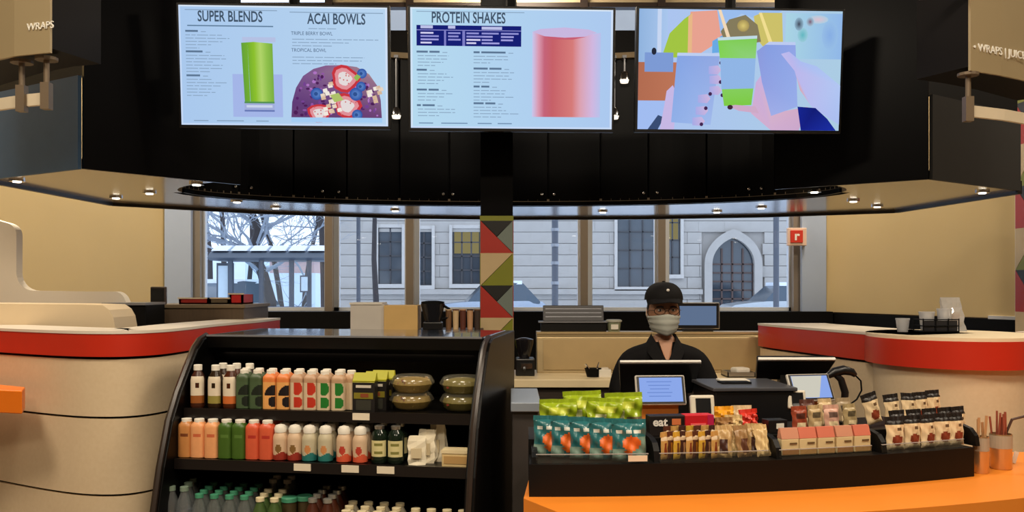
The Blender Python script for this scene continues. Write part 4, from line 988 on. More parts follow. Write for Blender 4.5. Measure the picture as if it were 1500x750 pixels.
MB().bb(-.062, .062, -.022, .04, 0, .056).obj('box', mat('box_cream', (222, 196, 140), .55), t, bevel=.003); MB().bb(-.064, .064, -.024, .042, .05, .062).obj('lid', mat('box_cream_lid', (232, 214, 170), .5), t); MB().bb(-.054, .054, -.0235, -.021, .012, .04).obj('film_window', mat('box_window', (190, 152, 96), .3), t)
# bottom deck bottles (only shoulders and caps show)
def water(key, capc, liq, h=.20, r=.029, glassy=True):
    m = glass('water_%s' % key, (236, 240, 240), .10, .08, .16, liq) if glassy else mat('deck_%s' % key, liq, .3)
    p = [(r * .85, 0), (r, .006), (r, h * .18), (r * .94, h * .24), (r, h * .3), (r, h * .42), (r * .94, h * .48), (r, h * .54), (r, h * .62), (r * .85, h * .75), (r * .5, h * .88), (r * .45, h * .93)]
    t = thing('water_bottle', (0, 0, -5), '', 'bottle'); MB().lathe(p, n=14).obj('body', m, t, smooth=True)
    MB().lathe([(r * .56, h * .92), (r * .56, h * .995), (r * .48, h)], n=12).obj('cap', capc, t, smooth=True)
    MB().lathe([(r * 1.01, h * .3), (r * 1.01, h * .56)], n=14, cap=(False, False)).obj('label', mat('label_%s' % key, (110, 112, 132) if glassy else (200, 180, 140), .5), t)
    return t
C_grey = mat('cap_greygreen', (120, 138, 122), .4); C_green = mat('cap_green', (70, 146, 112), .4); C_cream = mat('cap_cream', (226, 212, 172), .45); C_silver = mat('cap_silver', (170, 168, 160), .3, metal=.6)
w1 = water('tall', C_grey, (188, 194, 196), .215); w2 = water('small', C_green, (178, 186, 182), .19); w3 = water('greenjuice', C_cream, (66, 88, 44), .185, glassy=False)
w4 = water('root', C_silver, (72, 34, 20), .19, .030, False); w5 = water('milk', C_cream, (226, 216, 190), .15, .031, False); w6 = water('white_tall', M_capw, (205, 214, 216), .195)
def deck(proto, what, cols_px, rows, y0, dy, slope=5.0, zoff=0.0):
    for c, px in enumerate(cols_px):
        for r in range(rows):
            y = y0 + dy * r
            rn = {0: 'front', rows - 1: 'rear'}.get(r, ORD[r]) if rows > 1 else 'front'
            put(proto, px + slope * r, y, 2, '%s, %s column from left, %s row' % (what, ORD[c] if len(cols_px) > 1 else 'only', rn), what)
deck(w1, 'tall clear water bottle with grey cap on bottom deck', [251, 270], 4, -.465, .072, 6)
deck(w2, 'clear water bottle with green cap on bottom deck', [292, 314, 336, 358], 4, -.465, .066, 7)
deck(w3, 'green juice bottle with cream cap on bottom deck', [381, 402], 3, -.465, .07, 6)
deck(w6, 'clear bottle with white cap on bottom deck', [400, 421], 2, -.20, .07, 6)
deck(w4, 'brown bottle with silver cap on bottom deck', [458, 480], 4, -.465, .07, 7)
deck(w5, 'cream bottle with wide cream cap on bottom deck', [507, 530, 553, 576], 3, -.465, .068, 5)
deck(w5, 'short cream capped bottle at right end of bottom deck', [605, 628, 651, 674], 2, -.465, .068, 4)
for px, y, nm in [(424, -.40, 'left'), (446, -.37, 'right')]:
    t = thing('green_lid_tub', cpos(cx_for_px(px, y), y, SH[2][0]), '%s round tub with flat green lid on the bottom deck' % nm, 'tub', -TH)
    MB().lathe([(.024, 0), (.028, .16)], n=18).obj('tub', mat('tub_dark', (70, 58, 34), .4), t, smooth=True); MB().lathe([(.031, .158), (.031, .172), (.028, .175)], n=18).obj('lid', C_green, t, smooth=True)

# ------------------------------------------------------------------ dark end cabinet beside the fridge
t = thing('end_cabinet', (.045, 3.40, 0), 'dark grey cabinet with steel top between the fridge and snack counter', 'cabinet')
zt_ = EYE - (605 - HOR) / F * 3.35
MB().bb(-.045, .055, 0, .45, 0, zt_).obj('body', mat('cabinet_grey', (58, 54, 52), .45), t, bevel=.004)
MB().bb(-.05, .065, -.02, .46, zt_, zt_ + .035).obj('top', mat('top_bluegrey', (150, 160, 172), .35, metal=.3), t, bevel=.003)

# ------------------------------------------------------------------ orange counter and snack tray
ZC = .90
def Bf(x): return 2.745 - .0263 * x + .1343 * x * x
def Bs(x): return -.0263 + .2686 * x
def tp(x, v, z=0.0):
    s_ = Bs(x); l = math.hypot(1, s_); return Vector((x - v * s_ / l, Bf(x) + v / l, z))
def tx(px, v):
    lo, hi = -.5, 2.6
    for _ in range(50):
        m_ = (lo + hi) / 2; p = tp(m_, v)
        if p.x / p.y < (px - 750) / F: lo = m_
        else: hi = m_
    return m_
oc = thing('orange_counter', (.8, 2.9, 0), 'curved glossy orange service counter in the foreground', 'counter')
xs = [.036 + (2.6 - .036) * i / 24 for i in range(25)]
of = Vector((.8, 2.9, 0))
outer_ = [tp(x, -.285 if x > .25 else -.02 - .265 * max(0, (x - .036) / .214) ** .5, 0) - of for x in xs]
back_ = [tp(x, .62, 0) - of for x in xs]
for p in back_:
    p.x = max(p.x, .085 - .8); p.y = min(p.y, 3.49 - 2.9)
MB().prism([p + Vector((0, 0, ZC - .06)) for p in outer_ + back_[::-1]], (0, 0, .06)).obj('top', M_orange, oc)
inset = [tp(x, (-.20 if x > .25 else .05), 0) - of for x in xs]
MB().prism([p + Vector((0, 0, 0)) for p in inset + [q - Vector((0, .02, 0)) for q in back_[::-1]]], (0, 0, ZC - .06)).obj('base', M_cream, oc)
t = thing('till_counter', (.86, 3.5, 0), 'dark counter carrying the tills behind the snack display', 'counter')
MB().bb(-.76, .74, 0, .44, 0, ZC - .03).obj('base', M_dkwood, t); MB().bb(-.77, .75, .002, .45, ZC - .03, ZC).obj('worktop', M_blackm, t)
# black display plinth
tr_ = thing('snack_display', (.8, 2.9, ZC), 'long black curved snack display tray on the orange counter', 'display tray')
x0_, x1_ = tx(775, 0), tx(1427, 0)
xs = [x0_ + (x1_ - x0_) * i / 20 for i in range(21)]; of = Vector((.8, 2.9, ZC))
ZT = 1.0; ZU = 1.05
def band_(v0, v1, z0, z1, nm, m, par, a=x0_, b2=x1_, n=20):
    q = [a + (b2 - a) * i / n for i in range(n + 1)]
    return MB().rings([[tp(x, v0, z0) - of, tp(x, v0, z1) - of, tp(x, v1, z1) - of, tp(x, v1, z0) - of] for x in q]).obj(nm, m, par)
M_tray = mat('tray_black', (9, 7, 6), .5, spec=.25)
band_(0, .42, ZC, ZT, 'plinth', M_tray, tr_); band_(.165, .42, ZT, ZU, 'step', M_tray, tr_)
for px in (783, 958, 1133, 1285, 1419):
    x = tx(px, .05); s_ = Bs(x); t_ = Vector((1, s_, 0)).normalized() * .009
    pv = [(.012, ZT), (.018, ZT + .035), (.04, ZT + .058), (.08, ZT + .068), (.20, ZT + .072), (.40, ZT + .074), (.40, ZT)]
    if px == 783: pv = [(.012, ZT), (.014, ZT + .02), (.05, ZT + .03), (.40, ZT + .04), (.40, ZT)]
    MB().prism([tp(x, v, z) - of - t_ for v, z in pv], t_ * 2).obj('divider', M_tray, tr_)
for a, b2 in ((785, 950), (966, 1126), (1142, 1277), (1292, 1412)):
    xa, xb = tx(a, .01), tx(b2, .01); band_(.010, .013, ZT, ZT + .028, 'acrylic_lip', M_ac, tr_, xa, xb, 6); band_(.0095, .0135, ZT + .028, ZT + .0305, 'lip_edge', M_acedge, tr_, xa, xb, 6)
xa = tx(934, .006); 
mm = MB(); mm.M = Matrix.Translation(tp(xa, .004, ZT + .016) - of) @ Matrix.Rotation(math.atan(Bs(xa)), 4, 'Z'); mm.box((0, 0, 0), (.06, .003, .018)); mm.obj('price_tag', M_tagc, tr_)
# --- bags
def pouch(name, w_, h_, d_, mats, fm, cat, seed=0, crimp=True, nu=18, nv=22, amp=.004, seal=0):
    t = thing(name, (0, 0, -5), '', cat); r2 = random.Random(seed); m = MB()
    ph = [r2.uniform(0, 6) for _ in range(4)]
    def th(u, v): return d_ / 2 * max(0, 1 - abs(u) ** 2.6) ** .55 * max(0, 1 - abs(v) ** 4.0) ** .6
    def wob(u, v): return amp * (math.sin(5 * u + 7 * v + ph[0]) + .6 * math.sin(11 * u - 4 * v + ph[1]))
    def grid(sg):
        return [[((-1 + 2 * i / nu) * w_ / 2 * (1 - .03 * math.cos(3 * (-1 + 2 * j / nv))), sg * th(-1 + 2 * i / nu, -1 + 2 * j / nv) + wob(-1 + 2 * i / nu, -1 + 2 * j / nv), j / nv * h_) for i in range(nu + 1)] for j in range(nv + 1)]
    for sg in (-1, 1):
        g_ = grid(sg); vs = [p for r in g_ for p in r]; o = len(m.v); m.v += [Vector(p) for p in vs]
        for j in range(nv):
            for i in range(nu):
                a_ = o + j * (nu + 1) + i; m.f.append([a_, a_ + 1, a_ + nu + 2, a_ + nu + 1]); u = -1 + 2 * (i + .5) / nu; v = (j + .5) / nv
                m.m.append(fm(u, v) if sg < 0 else 0)
    m.obj('sack', mats, t, smooth=True)
    if crimp:
        c = MB(); pts = []
        for i in range(nu + 1):
            u = -1 + 2 * i / nu; pts.append((u * w_ / 2 * 1.03, wob(u, 1), h_))
        c.rings([[(x, y - .002, z - .004), (x, y + .002, z - .004), (x, y + .003 + .002 * math.sin(x * 900), z + .012), (x, y - .001 + .002 * math.sin(x * 900), z + .012)] for x, y, z in pts]).obj('top_seal', mats[seal], t)
    return t
M_teal = mat('chip_teal', (40, 106, 110), .3, coat=.3); M_tealw = mat('chip_white', (206, 210, 200), .35); M_chip = mat('chip_orange', (222, 104, 36), .4, var=.25, scale=80); M_tealg = mat('chip_greygreen', (116, 142, 128), .35)
def chip_fm(u, v):
    if v > .90: return 0
    if .72 < v < .84 and -.75 < u < .8 and (int((u + 2) * 7.5) % 4 != 0): return 1
    if ((u - .1) / .55) ** 2 + ((v - .47) / .19) ** 2 < 1: return 2
    if ((u - .3) / .6) ** 2 + ((v - .24) / .12) ** 2 < 1: return 3 if u > .1 else 2
    if v < .3 and u < -.2: return 3
    return 0 if u < -.55 or v < .12 else 3 if v < .65 and u > .45 else 0
chip = pouch('chip_bag', .108, .118, .034, [M_teal, M_tealw, M_chip, M_tealg], chip_fm, 'snack bag', 4)
def putt(proto, px, v, z, label, grp=None, rz=0.0, rx=0.0, sc=None, ry=0.0):
    x = tx(px, v); p = tp(x, v, z); return place(proto, p, math.atan(Bs(x)) + rz, label, grp, rx=rx, sc=sc, ry=ry)
for i, (px, v, rz) in enumerate([(806, .128, -.12), (832, .106, -.08), (860, .084, -.06), (889, .062, -.04), (922, .040, 0)]):
    putt(chip, px, v, ZT + .002, 'teal chip bag with orange crisps, %s from the left in front bin' % ORD[i], 'teal chip bags', rz, rx=-.1)
M_lime = mat('lime_foil', (150, 172, 30), .3, coat=.3); M_limel = mat('lime_light', (196, 206, 70), .3); M_limew = mat('lime_white', (222, 222, 170), .4); M_limed = mat('lime_brown', (112, 100, 72), .4)
def lime_fm(u, v):
    if v > .70: return 0 if v > .86 or abs(u) > .5 else 1
    if .4 < v < .62 and -.6 < u < .0: return 2
    if v < .45 and u > .1: return 3
    return 0
lime = pouch('popcorn_bag', .125, .118, .045, [M_lime, M_limel, M_limew, M_limed], lime_fm, 'snack bag', 9, amp=.006)
for i, (px, v, rz, rx, z) in enumerate([(818, .215, .1, -.06, 0), (855, .255, -.2, -.04, .004), (884, .215, .15, -.1, .0), (915, .26, -.12, -.05, .002)]):
    putt(lime, px, v, ZU + z, 'lime green snack bag, %s from the left behind the teal chips' % ORD[i], 'lime green snack bags', rz, rx, sc=(1, 1, [.96, 1.10, .98, 1.06][i]), ry=[.0, -.05, .07, -.03][i])
# bin 2: cereal bars, tea sachets, boxes
def bar_fm(u, v): return 1 if v > .84 else (2 if abs(u) < .5 and .2 < v < .7 else 0)
bars = [pouch('snack_bar', .030, .075, .014, [mat('bar_%d' % i, c, .4), mat('bar_top', (226, 204, 170), .4), mat('bar_mid_%d' % i, c2, .4)], bar_fm, 'snack bar', i, crimp=True, nu=6, nv=10, amp=.001)
        for i, (c, c2) in enumerate([((206, 160, 90), (140, 60, 30)), ((96, 52, 36), (180, 120, 40)), ((214, 170, 60), (120, 70, 30)), ((70, 40, 34), (190, 150, 110))])]
for k in range(9):
    px = 973 + k * 9.2
    putt(bars[k % 4], px, .05 + .012 * (k % 2), ZT + .002, 'upright snack bar with cream top, %s from the left in the bar row' % ORD[k], 'upright snack bars', .5)
for k in range(7):
    px = 978 + k * 11
    putt(bars[(k * 3 + 1) % 4], px, .105, ZT + .012, 'snack bar in the back bar row, %s from the left' % ORD[k], 'upright snack bars', .3)
def sachet(i, c, c2): return pouch('tea_sachet', .052, .090, .022, [mat('sachet_%d' % i, c, .35), mat('sachet_b_%d' % i, c2, .4)], lambda u, v: 1 if (abs(u) < .45 and .12 < v < .62) else 0, 'snack bag', 20 + i, amp=.003, nu=12, nv=14)
sac = [sachet(0, (190, 158, 108), (70, 42, 36)), sachet(1, (206, 176, 124), (224, 196, 140)), sachet(2, (156, 122, 80), (96, 58, 40))]
for k, (px, v, rz, rx) in enumerate([(1060, .05, -.35, -.2), (1074, .07, .1, -.2), (1091, .05, .25, -.25), (1106, .075, -.2, -.2), (1120, .05, .2, -.3)]):
    putt(sac[k % 3], px, v, ZT + .003, 'brown snack sachet, %s from the left beside the snack bars' % ORD[k], 'brown snack sachets', rz, rx)
def carded(name, w_, h_, d_, base, cat, label, px, v, z, rz=0, parts=()):
    x = tx(px, v); t = thing(name, tp(x, v, z), label, cat, math.atan(Bs(x)) + rz)
    MB().bb(-w_ / 2, w_ / 2, 0, d_, 0, h_).obj('carton', base, t, bevel=.002)
    for nm, m, (u0, u1, z0, z1) in parts: MB().bb(u0 * w_, u1 * w_, -.002, .001, z0 * h_, z1 * h_).obj(nm, m, t)
    return t
t = carded('snack_box', .125, .068, .05, mat('eat_black', (24, 16, 14), .5), 'box', 'black snack box printed eat with orange pictures beside the lime bags', 978, .20, ZU, 0,
       [('picture', mat('eat_orange', (216, 120, 70), .5), (.12, .36, .55, .85)), ('picture', mat('eat_brown', (176, 92, 40), .5), (.10, .38, .08, .42))])
text_mesh('eat', .040, Matrix.Translation((-.026, -.0015, .047)) @ Matrix.Rotation(PI / 2, 4, 'X'), 'lettering', mat('eat_white', (236, 230, 220), .5), t, 1.0, bold=.0012)
t = carded('snack_box', .098, .082, .05, mat('box_red', (206, 28, 40), .4), 'box', 'bright red snack box with yellow window label behind the snack bars', 1025, .19, ZU - .012, 0,
       [('label', mat('box_yellow', (232, 214, 150), .5), (-.36, .26, .0, .42)), ('lettering', mat('box_pink', (240, 110, 110), .5), (-.32, .22, .56, .66)), ('corner', mat('box_magenta', (190, 30, 80), .4), (.28, .5, .0, 1.0))])
loose = [('yellow', (226, 158, 30), 1062, .24, .07, .074), ('tan', (206, 178, 126), 1075, .20, .06, .05), ('orange-red', (206, 50, 34), 1098, .24, .078, .062), ('pale', (214, 190, 150), 1088, .28, .065, .07), ('brown', (150, 110, 66), 1062, .185, .06, .045)]
for i, (nm, c, px, v, w_, h_) in enumerate(loose):
    p = pouch('candy_bag', w_, h_, .03, [mat('candy_%d' % i, c, .35), mat('candy_l_%d' % i, tuple(min(255, int(q * 1.25) + 20) for q in c), .4)], lambda u, vv: 1 if abs(u) < .6 and .3 < vv < .55 else 0, 'snack bag', 40 + i, amp=.005, nu=12, nv=12)
    putt(p, px, v, ZU + .004, '%s candy bag in the heap right of the red box' % nm, 'candy bags behind the bars', random.uniform(-.3, .3), -.15)
# bin 3: pink and cream packs with smaller packs behind
def pack(i, top, low):
    t = thing('cracker_pack', (0, 0, -5), '', 'snack pack'); w_, h_ = .062, .088
    MB().bb(-w_ / 2, w_ / 2, 0, .03, 0, h_ * .62).obj('pack', mat('pack_cream', (226, 202, 152), .45), t, bevel=.003)
    MB().prism([(-w_ / 2, 0, h_ * .62), (-w_ / 2, .03, h_ * .62), (-w_ / 2, .022, h_), (-w_ / 2, .012, h_)], (w_, 0, 0)).obj('top_fold', mat('pack_top_%d' % i, top, .45), t)
    MB().bb(-w_ / 2 + .002, w_ / 2 - .002, -.002, .002, .004, h_ * .24).obj('food_window', mat('pack_low_%d' % i, low, .5, var=.3, scale=90), t)
    MB().bb(-w_ * .05, w_ * .36, -.0025, .002, h_ * .42, h_ * .48).obj('lettering', mat('pack_ink', (110, 84, 52), .5), t)
    return t
packs = [pack(0, (200, 140, 112), (170, 118, 70)), pack(1, (204, 114, 90), (186, 140, 84))]
for k, px in enumerate([1158, 1184, 1211, 1238, 1264]):
    putt(packs[0 if k in (0, 3) else 1], px, .045, ZT + .002, 'cream cracker pack with pink folded top, %s from the left' % ORD[k], 'cracker packs in the third bin')
small = [('red-brown', (150, 66, 40), 1172, .19), ('tan', (186, 160, 116), 1195, .20), ('pale pink', (206, 160, 140), 1219, .19), ('olive tan', (170, 150, 108), 1246, .195), ('dark brown', (88, 50, 40), 1184, .255), ('beige', (206, 180, 136), 1210, .262), ('grey tan', (160, 140, 110), 1237, .262)]
for i, (nm, c, px, v) in enumerate(small):
    p = pouch('snack_pouch', .058, .076 if v < .22 else .088, .028, [mat('pouch_%d' % i, c, .4), mat('pouch_label', (228, 208, 166), .5), mat('pouch_dark_%d' % i, tuple(int(q * .5) for q in c), .4)], lambda u, vv: 1 if (vv < .45 and vv > .1 and abs(u) < .7) else (2 if vv > .62 and abs(u) < .7 and vv < .85 else 0), 'snack bag', 60 + i, amp=.002, nu=10, nv=12)
    putt(p, px, v, ZU + .002, '%s snack pouch behind the cracker packs' % nm, 'pouches behind the cracker packs', random.uniform(-.15, .15), -.1)
t = carded('snack_tin', .07, .045, .05, M_blackp, 'tin', 'black lidded snack tin left of the snack pouches', 1140, .19, ZU, 0, [('label', M_paper, (-.1, .3, .35, .75))])
# bin 4: cream pouches with black tops and brown pictures
def bp_fm(u, v):
    if v > .83: return 1
    if (u / .6) ** 2 + ((v - .33) / .18) ** 2 < 1: return 2
    if .66 < v < .74 and 0 < u < .6: return 3
    return 0
M_bpc = mat('nut_cream', (232, 206, 164), .4); M_bpk = mat('nut_black', (26, 20, 18), .45); M_bpb = mat('nut_brown', (136, 56, 30), .5, var=.3, scale=80); M_bpi = mat('nut_ink', (100, 72, 44), .5)
nut = pouch('nut_pouch', .066, .098, .030, [M_bpc, M_bpk, M_bpb, M_bpi], bp_fm, 'snack bag', 80, amp=.002, nu=14, nv=20, seal=1)
for k, px in enumerate([1312, 1337, 1360, 1382, 1401]):
    putt(nut, px, .05 + .006 * (k % 2), ZT + .002, 'cream nut pouch with black top, %s from the left in front row' % ORD[k], 'nut pouches', .12 * (k % 3 - 1), -.08)
    for_row = .115
    putt(nut, px + 4, for_row, ZT + .012, 'cream nut pouch with black top, %s from the left in second row' % ORD[k], 'nut pouches', .08, -.08)
for k, (px, v, ry, z) in enumerate([(1282, .225, -.22, .012), (1309, .24, -.05, .0), (1331, .245, .08, 0), (1350, .25, 0, 0), (1369, .255, 0, .004)]):
    putt(nut, px, v, ZU + z, 'cream nut pouch with black top, %s from the left on the back step' % ORD[k], 'nut pouches', .05, -.1, ry=ry)
# steel cups with sticks and a spoon
for px, v, r, h_, nm in [(1437, .035, .026, .128, 'narrow'), (1466, .06, .037, .125, 'wide')]:
    x = tx(px, v); p = tp(x, v, ZC)
    t = thing('utensil_cup', p, '%s amber-tinted steel utensil cup at the right end of the snack display' % nm, 'cup')
    MB().lathe([(r * .92, 0), (r, .004), (r, h_), (r * .93, h_), (r * .9, .01)], n=24, cap=(True, True)).obj('cup', mat('cup_steel', (206, 176, 132), .28, metal=.75), t, smooth=True)
    MB().lathe([(r * 1.02, h_ - .05), (r * 1.02, h_ - .004)], n=24, cap=(False, False)).obj('label_band', mat('cup_band', (170, 160, 140), .5), t)
    if nm == 'wide':
        for k in range(9):
            a_ = k * 2.4; b0 = Vector((p.x + r * .5 * math.cos(a_), p.y + r * .5 * math.sin(a_), ZC + .012)); b1 = b0 + Vector((random.uniform(-.016, .018), random.uniform(-.01, .01), random.uniform(.165, .20)))
            s_ = MB().tube([b0, b1], .0035, 6).obj('coffee_stirrer', mat('stick_red', (150, 72, 48), .6), None); tag(s_, 'reddish wooden stirrer standing in the wide utensil cup', 'stirrer', 'stirrers in the utensil cup')
        t2 = thing('wooden_spoon', (p.x + .01, p.y, ZC + .14), 'dark spoon leaning right out of the wide utensil cup', 'spoon')
        MB().tube([(-.02, 0, -.08), (.03, 0, .035), (.11, 0, .055)], [.004, .005, .005], 8).obj('handle', mat('spoon_dark', (70, 44, 32), .5), t2); MB().sphere((.13, 0, .058), (.026, .016, .006), 10, 6).obj('spoon_bowl', MATS['spoon_dark'], t2, smooth=True)
    else:
        for k in range(4):
            b0 = Vector((p.x + .012 * math.cos(k * 1.7), p.y + .012 * math.sin(k * 1.7), ZC + .012)); b1 = b0 + Vector((.004 * k - .006, .003, .165 + .008 * k))
            s_ = MB().box((b0 + b1) / 2, (.009, .002, (b1 - b0).z), ry=.04 * k - .05).obj('wooden_fork', mat('fork_wood', (186, 142, 96), .6), None); tag(s_, 'flat wooden fork standing in the narrow utensil cup', 'fork', 'forks in the utensil cup')
t = thing('sauce_packet', tp(tx(1487, .10), .10, ZC), 'small white packet leaning by the wide utensil cup', 'packet')
MB().box((0, 0, .022), (.014, .006, .044), ry=.3).obj('packet', M_paper, t)

# ------------------------------------------------------------------ tills, tablets, readers
def tablet(px, py, D, w_, h_, tilt, yaw, lab, art, standh):
    c = P(px, py, D); t = thing('customer_tablet', (c.x, c.y, ZC), lab, 'tablet', yaw)
    M = Matrix.Translation((0, 0, c.z - ZC)) @ Matrix.Rotation(tilt, 4, 'X')
    def bx(nm, m, d, c0, **k):
        q = MB(); q.M = M; q.box(c0, d); return q.obj(nm, m, t, **k)
    bx('shell', mat('tablet_shell', (196, 190, 180), .35), (w_, .016, h_), (0, .008, 0), bevel=.006)
    bx('bezel', M_blackp, (w_ * .94, .004, h_ * .9), (0, -.001, 0), bevel=.001)
    q = MB(); q.M = M; d = bx('display', emis('tablet_blue', (150, 180, 250), .85), (w_ * .85, .002, h_ * .80), (0, -.0035, 0))
    if art == 'two':
        q = MB(); q.M = M; q.prism([(-w_ * .42, -.0046, -h_ * .39), (w_ * .12, -.0046, -h_ * .39), (w_ * .30, -.0046, h_ * .39), (-w_ * .42, -.0046, h_ * .39)], (0, -.0006, 0)); q.obj('white_page', emis('tablet_white', (226, 222, 206), .8), d)
    else:
        q = MB(); q.M = M
        for k in range(5): q.box((-w_ * .03, -.0046, h_ * (.26 - .12 * k)), (w_ * (.5 - .06 * (k % 3)), .0006, .003))
        q.obj('text_lines', emis('tablet_ink', (118, 150, 226), .8), d)
    a0 = c.z - ZC - h_ / 2 * math.cos(tilt)
    MB().bb(-w_ * .37, w_ * .37, .01, .09, 0, a0 + .006).obj('stand', mat('stand_orangewood', (196, 122, 44), .5), t, bevel=.003)
    MB().bb(-w_ * .36, w_ * .36, -.02, .12, 0, .02).obj('foot', mat('stand_foot', (60, 40, 26), .5), t)
    return t
tablet(968, 571, 3.42, .195, .118, -.35, .06, 'tilted customer tablet with blue screen in front of the cashier', 'one', .1)
tablet(1188, 567, 3.55, .185, .118, -.5, .20, 'tilted customer tablet with white and blue page by the side counter', 'two', .1)
def till(px, py, D, w_, h_, tilt, yaw, lab):
    c = P(px, py, D); t = thing('till_monitor', (c.x, c.y, ZC), lab, 'monitor', yaw)
    M = Matrix.Translation((0, 0, c.z - ZC)) @ Matrix.Rotation(tilt, 4, 'X')
    q = MB(); q.M = M; q.prism([(-w_ / 2, 0, h_ / 2), (w_ / 2, 0, h_ / 2), (w_ / 2 - .02, 0, -h_ / 2), (-w_ / 2 + .02, 0, -h_ / 2)], (0, .03, 0)); q.obj('back_shell', M_blackp, t, bevel=.006)
    q = MB(); q.M = M; q.box((0, .008, h_ / 2 + .003), (w_ * .98, .012, .007)); q.obj('silver_edge', mat('silver_edge', (240, 236, 228), .3), t)
    q = MB(); q.M = M; q.box((0, .031, 0), (w_ * .88, .003, h_ * .86)); q.obj('display', emis('till_glow', (170, 186, 210), .35), t)
    MB().prism([(-.06, -.02, 0), (.06, -.02, 0), (.05, .02, c.z - ZC - .02), (-.05, .02, c.z - ZC - .02)], (0, .05, 0)).obj('neck', M_blackp, t)
    MB().bb(-.12, .12, -.08, .12, 0, .03).obj('base', M_blackp, t, bevel=.004)
    return t
till(965, 555, 3.72, .345, .16, .55, .04, 'black till monitor seen from behind in front of the cashier')
till(1162, 543, 3.80, .33, .14, .85, -.02, 'black till monitor seen from behind beside the side counter')
def reader(px, py, D, lab, sc=1.0):
    c = P(px, py, D); t = thing('payment_reader', (c.x, c.y, ZC), lab, 'card reader', .1); w_, h_ = .092 * sc, .088 * sc; z0 = c.z - ZC - h_ / 2
    q = MB(); q.M = Matrix.Translation((0, 0, z0)) @ Matrix.Rotation(-.2, 4, 'X')
    q.bb(-w_ / 2, w_ / 2, 0, .02, 0, h_); q.obj('body', mat('reader_white', (226, 216, 196), .4), t, bevel=.006)
    q = MB(); q.M = Matrix.Translation((0, 0, z0)) @ Matrix.Rotation(-.2, 4, 'X'); q.bb(-w_ * .30, w_ * .32, -.003, .001, h_ * .22, h_ * .86); q.obj('display', M_blackp, t)
    q = MB(); q.M = Matrix.Translation((0, 0, z0)) @ Matrix.Rotation(-.2, 4, 'X'); q.bb(-w_ * .2, w_ * .2, -.008, .002, h_ * .02, h_ * .14); q.obj('card_slot', mat('reader_slot', (180, 176, 166), .4), t)
    MB().bb(-.02, .02, .0, .03, 0, z0 + .02).obj('stalk', M_alu, t); MB().bb(-.04, .04, -.03, .06, 0, .01).obj('foot', M_blackp, t)
reader(1031, 596, 3.30, 'white payment reader with dark screen right of the blue tablet', 1.0); reader(1169, 585, 3.42, 'small white payment reader left of the white-page tablet', .8)
# black receipt/cash box
t = thing('cash_box', (P(1096, 580, 3.5).x, 3.5, ZC), 'wide black cash drawer box between the two tablets', 'cash drawer', .05)
zb_ = EYE - (573 - HOR) / F * 3.42 - ZC
MB().bb(-.155, .155, -.08, .25, 0, zb_).obj('box', M_blackp, t, bevel=.006); MB().bb(-.165, .165, -.09, .26, zb_, zb_ + .014).obj('lid', mat('lid_grey', (70, 70, 74), .35), t, bevel=.003)
MB().bb(-.09, .03, .05, .12, zb_ + .014, zb_ + .02).obj('slot', M_blackm, t); MB().bb(-.01, .01, -.096, -.088, zb_ * .55, zb_ * .62).obj('lock', M_chrome, t)
t = tag(MB().bb(-.06, .06, -.04, .04, 0, .006).obj('receipt_pad', M_paper), 'white receipt pad lying on the black cash drawer', 'paper'); t.location = (P(1077, 560, 3.62).x, 3.66, ZC + zb_ + .015)
# handheld scanner on gooseneck stand
c = P(1235, 580, 3.62); t = thing('barcode_scanner', (c.x, c.y, ZC), 'black handheld scanner on curved stand with cable beside the tablet', 'scanner')
def sp(px, py, D=3.62): return P(px, py, D) - Vector((c.x, c.y, ZC))
MB().tube([sp(1236, 660), sp(1236, 600), sp(1238, 575), sp(1232, 556), sp(1224, 549)], [.012, .014, .015, .014, .012], 10).obj('stand', M_blackp, t, smooth=True)
MB().tube([sp(1212, 551), sp(1222, 545), sp(1236, 542), sp(1248, 545), sp(1253, 550)], [.012, .019, .02, .016, .010], 10).obj('head', M_blackp, t, smooth=True)
MB().tube([sp(1252, 549), sp(1261, 558), sp(1262, 572), sp(1255, 585), sp(1243, 594), sp(1238, 610), sp(1240, 655)], .0035, 6).obj('cable', M_blackm, t, smooth=True)
MB().lathe([(.05, 0), (.05, .012), (.02, .02)], n=16).obj('base', M_blackp, t)
# white caddy of cups on the right counter
t = thing('cup_caddy', (2.06, 4.28, 1.333), 'black wire caddy on the round counter', 'caddy'); q = MB()
q.bb(-.10, .07, -.05, .05, 0, .006)
for z in (.03, .06): q.tube([(-.10, -.05, z), (.07, -.05, z), (.07, .05, z), (-.10, .05, z), (-.10, -.05, z)], .003, 6)
for x in (-.10, -.04, .02, .07): q.tube([(x, -.05, 0), (x, -.05, .065)], .003, 6); q.tube([(x, .05, 0), (x, .05, .065)], .003, 6)
q.obj('wire_frame', M_blackm, t); MB().bb(-.095, .065, -.046, -.042, .004, .055).obj('front_plate', mat('caddy_plate', (30, 30, 36), .4), t)
M_pl = glass('cloudy_plastic', (240, 240, 240), .12, .1, .35, (230, 230, 232))
for dx, dy, r, h_, nm in [(-.185, -.02, .032, .062, 'left of the caddy'), (-.06, 0, .036, .085, 'in the left of the caddy'), (.025, 0, .034, .10, 'in the right of the caddy')]:
    t = thing('plastic_cup', (2.06 + dx, 4.28 + dy, 1.333 + (.008 if dy == 0 else 0)), 'clear plastic cup %s on the round counter' % nm, 'cup')
    MB().lathe([(r * .75, 0), (r, h_), (r * .95, h_), (r * .71, .004)], n=16, cap=(True, True)).obj('cup', M_pl, t, smooth=True); MB().lathe([(r * 1.03, h_ - .004), (r * 1.03, h_ + .004)], n=16, cap=(False, False)).obj('rim', M_pl, t, smooth=True)
t = thing('plastic_bag', (2.06 + .095, 4.33, 1.333), 'crumpled clear plastic bag of supplies behind the wire caddy', 'bag'); q = MB(); r2 = random.Random(5); rs = []
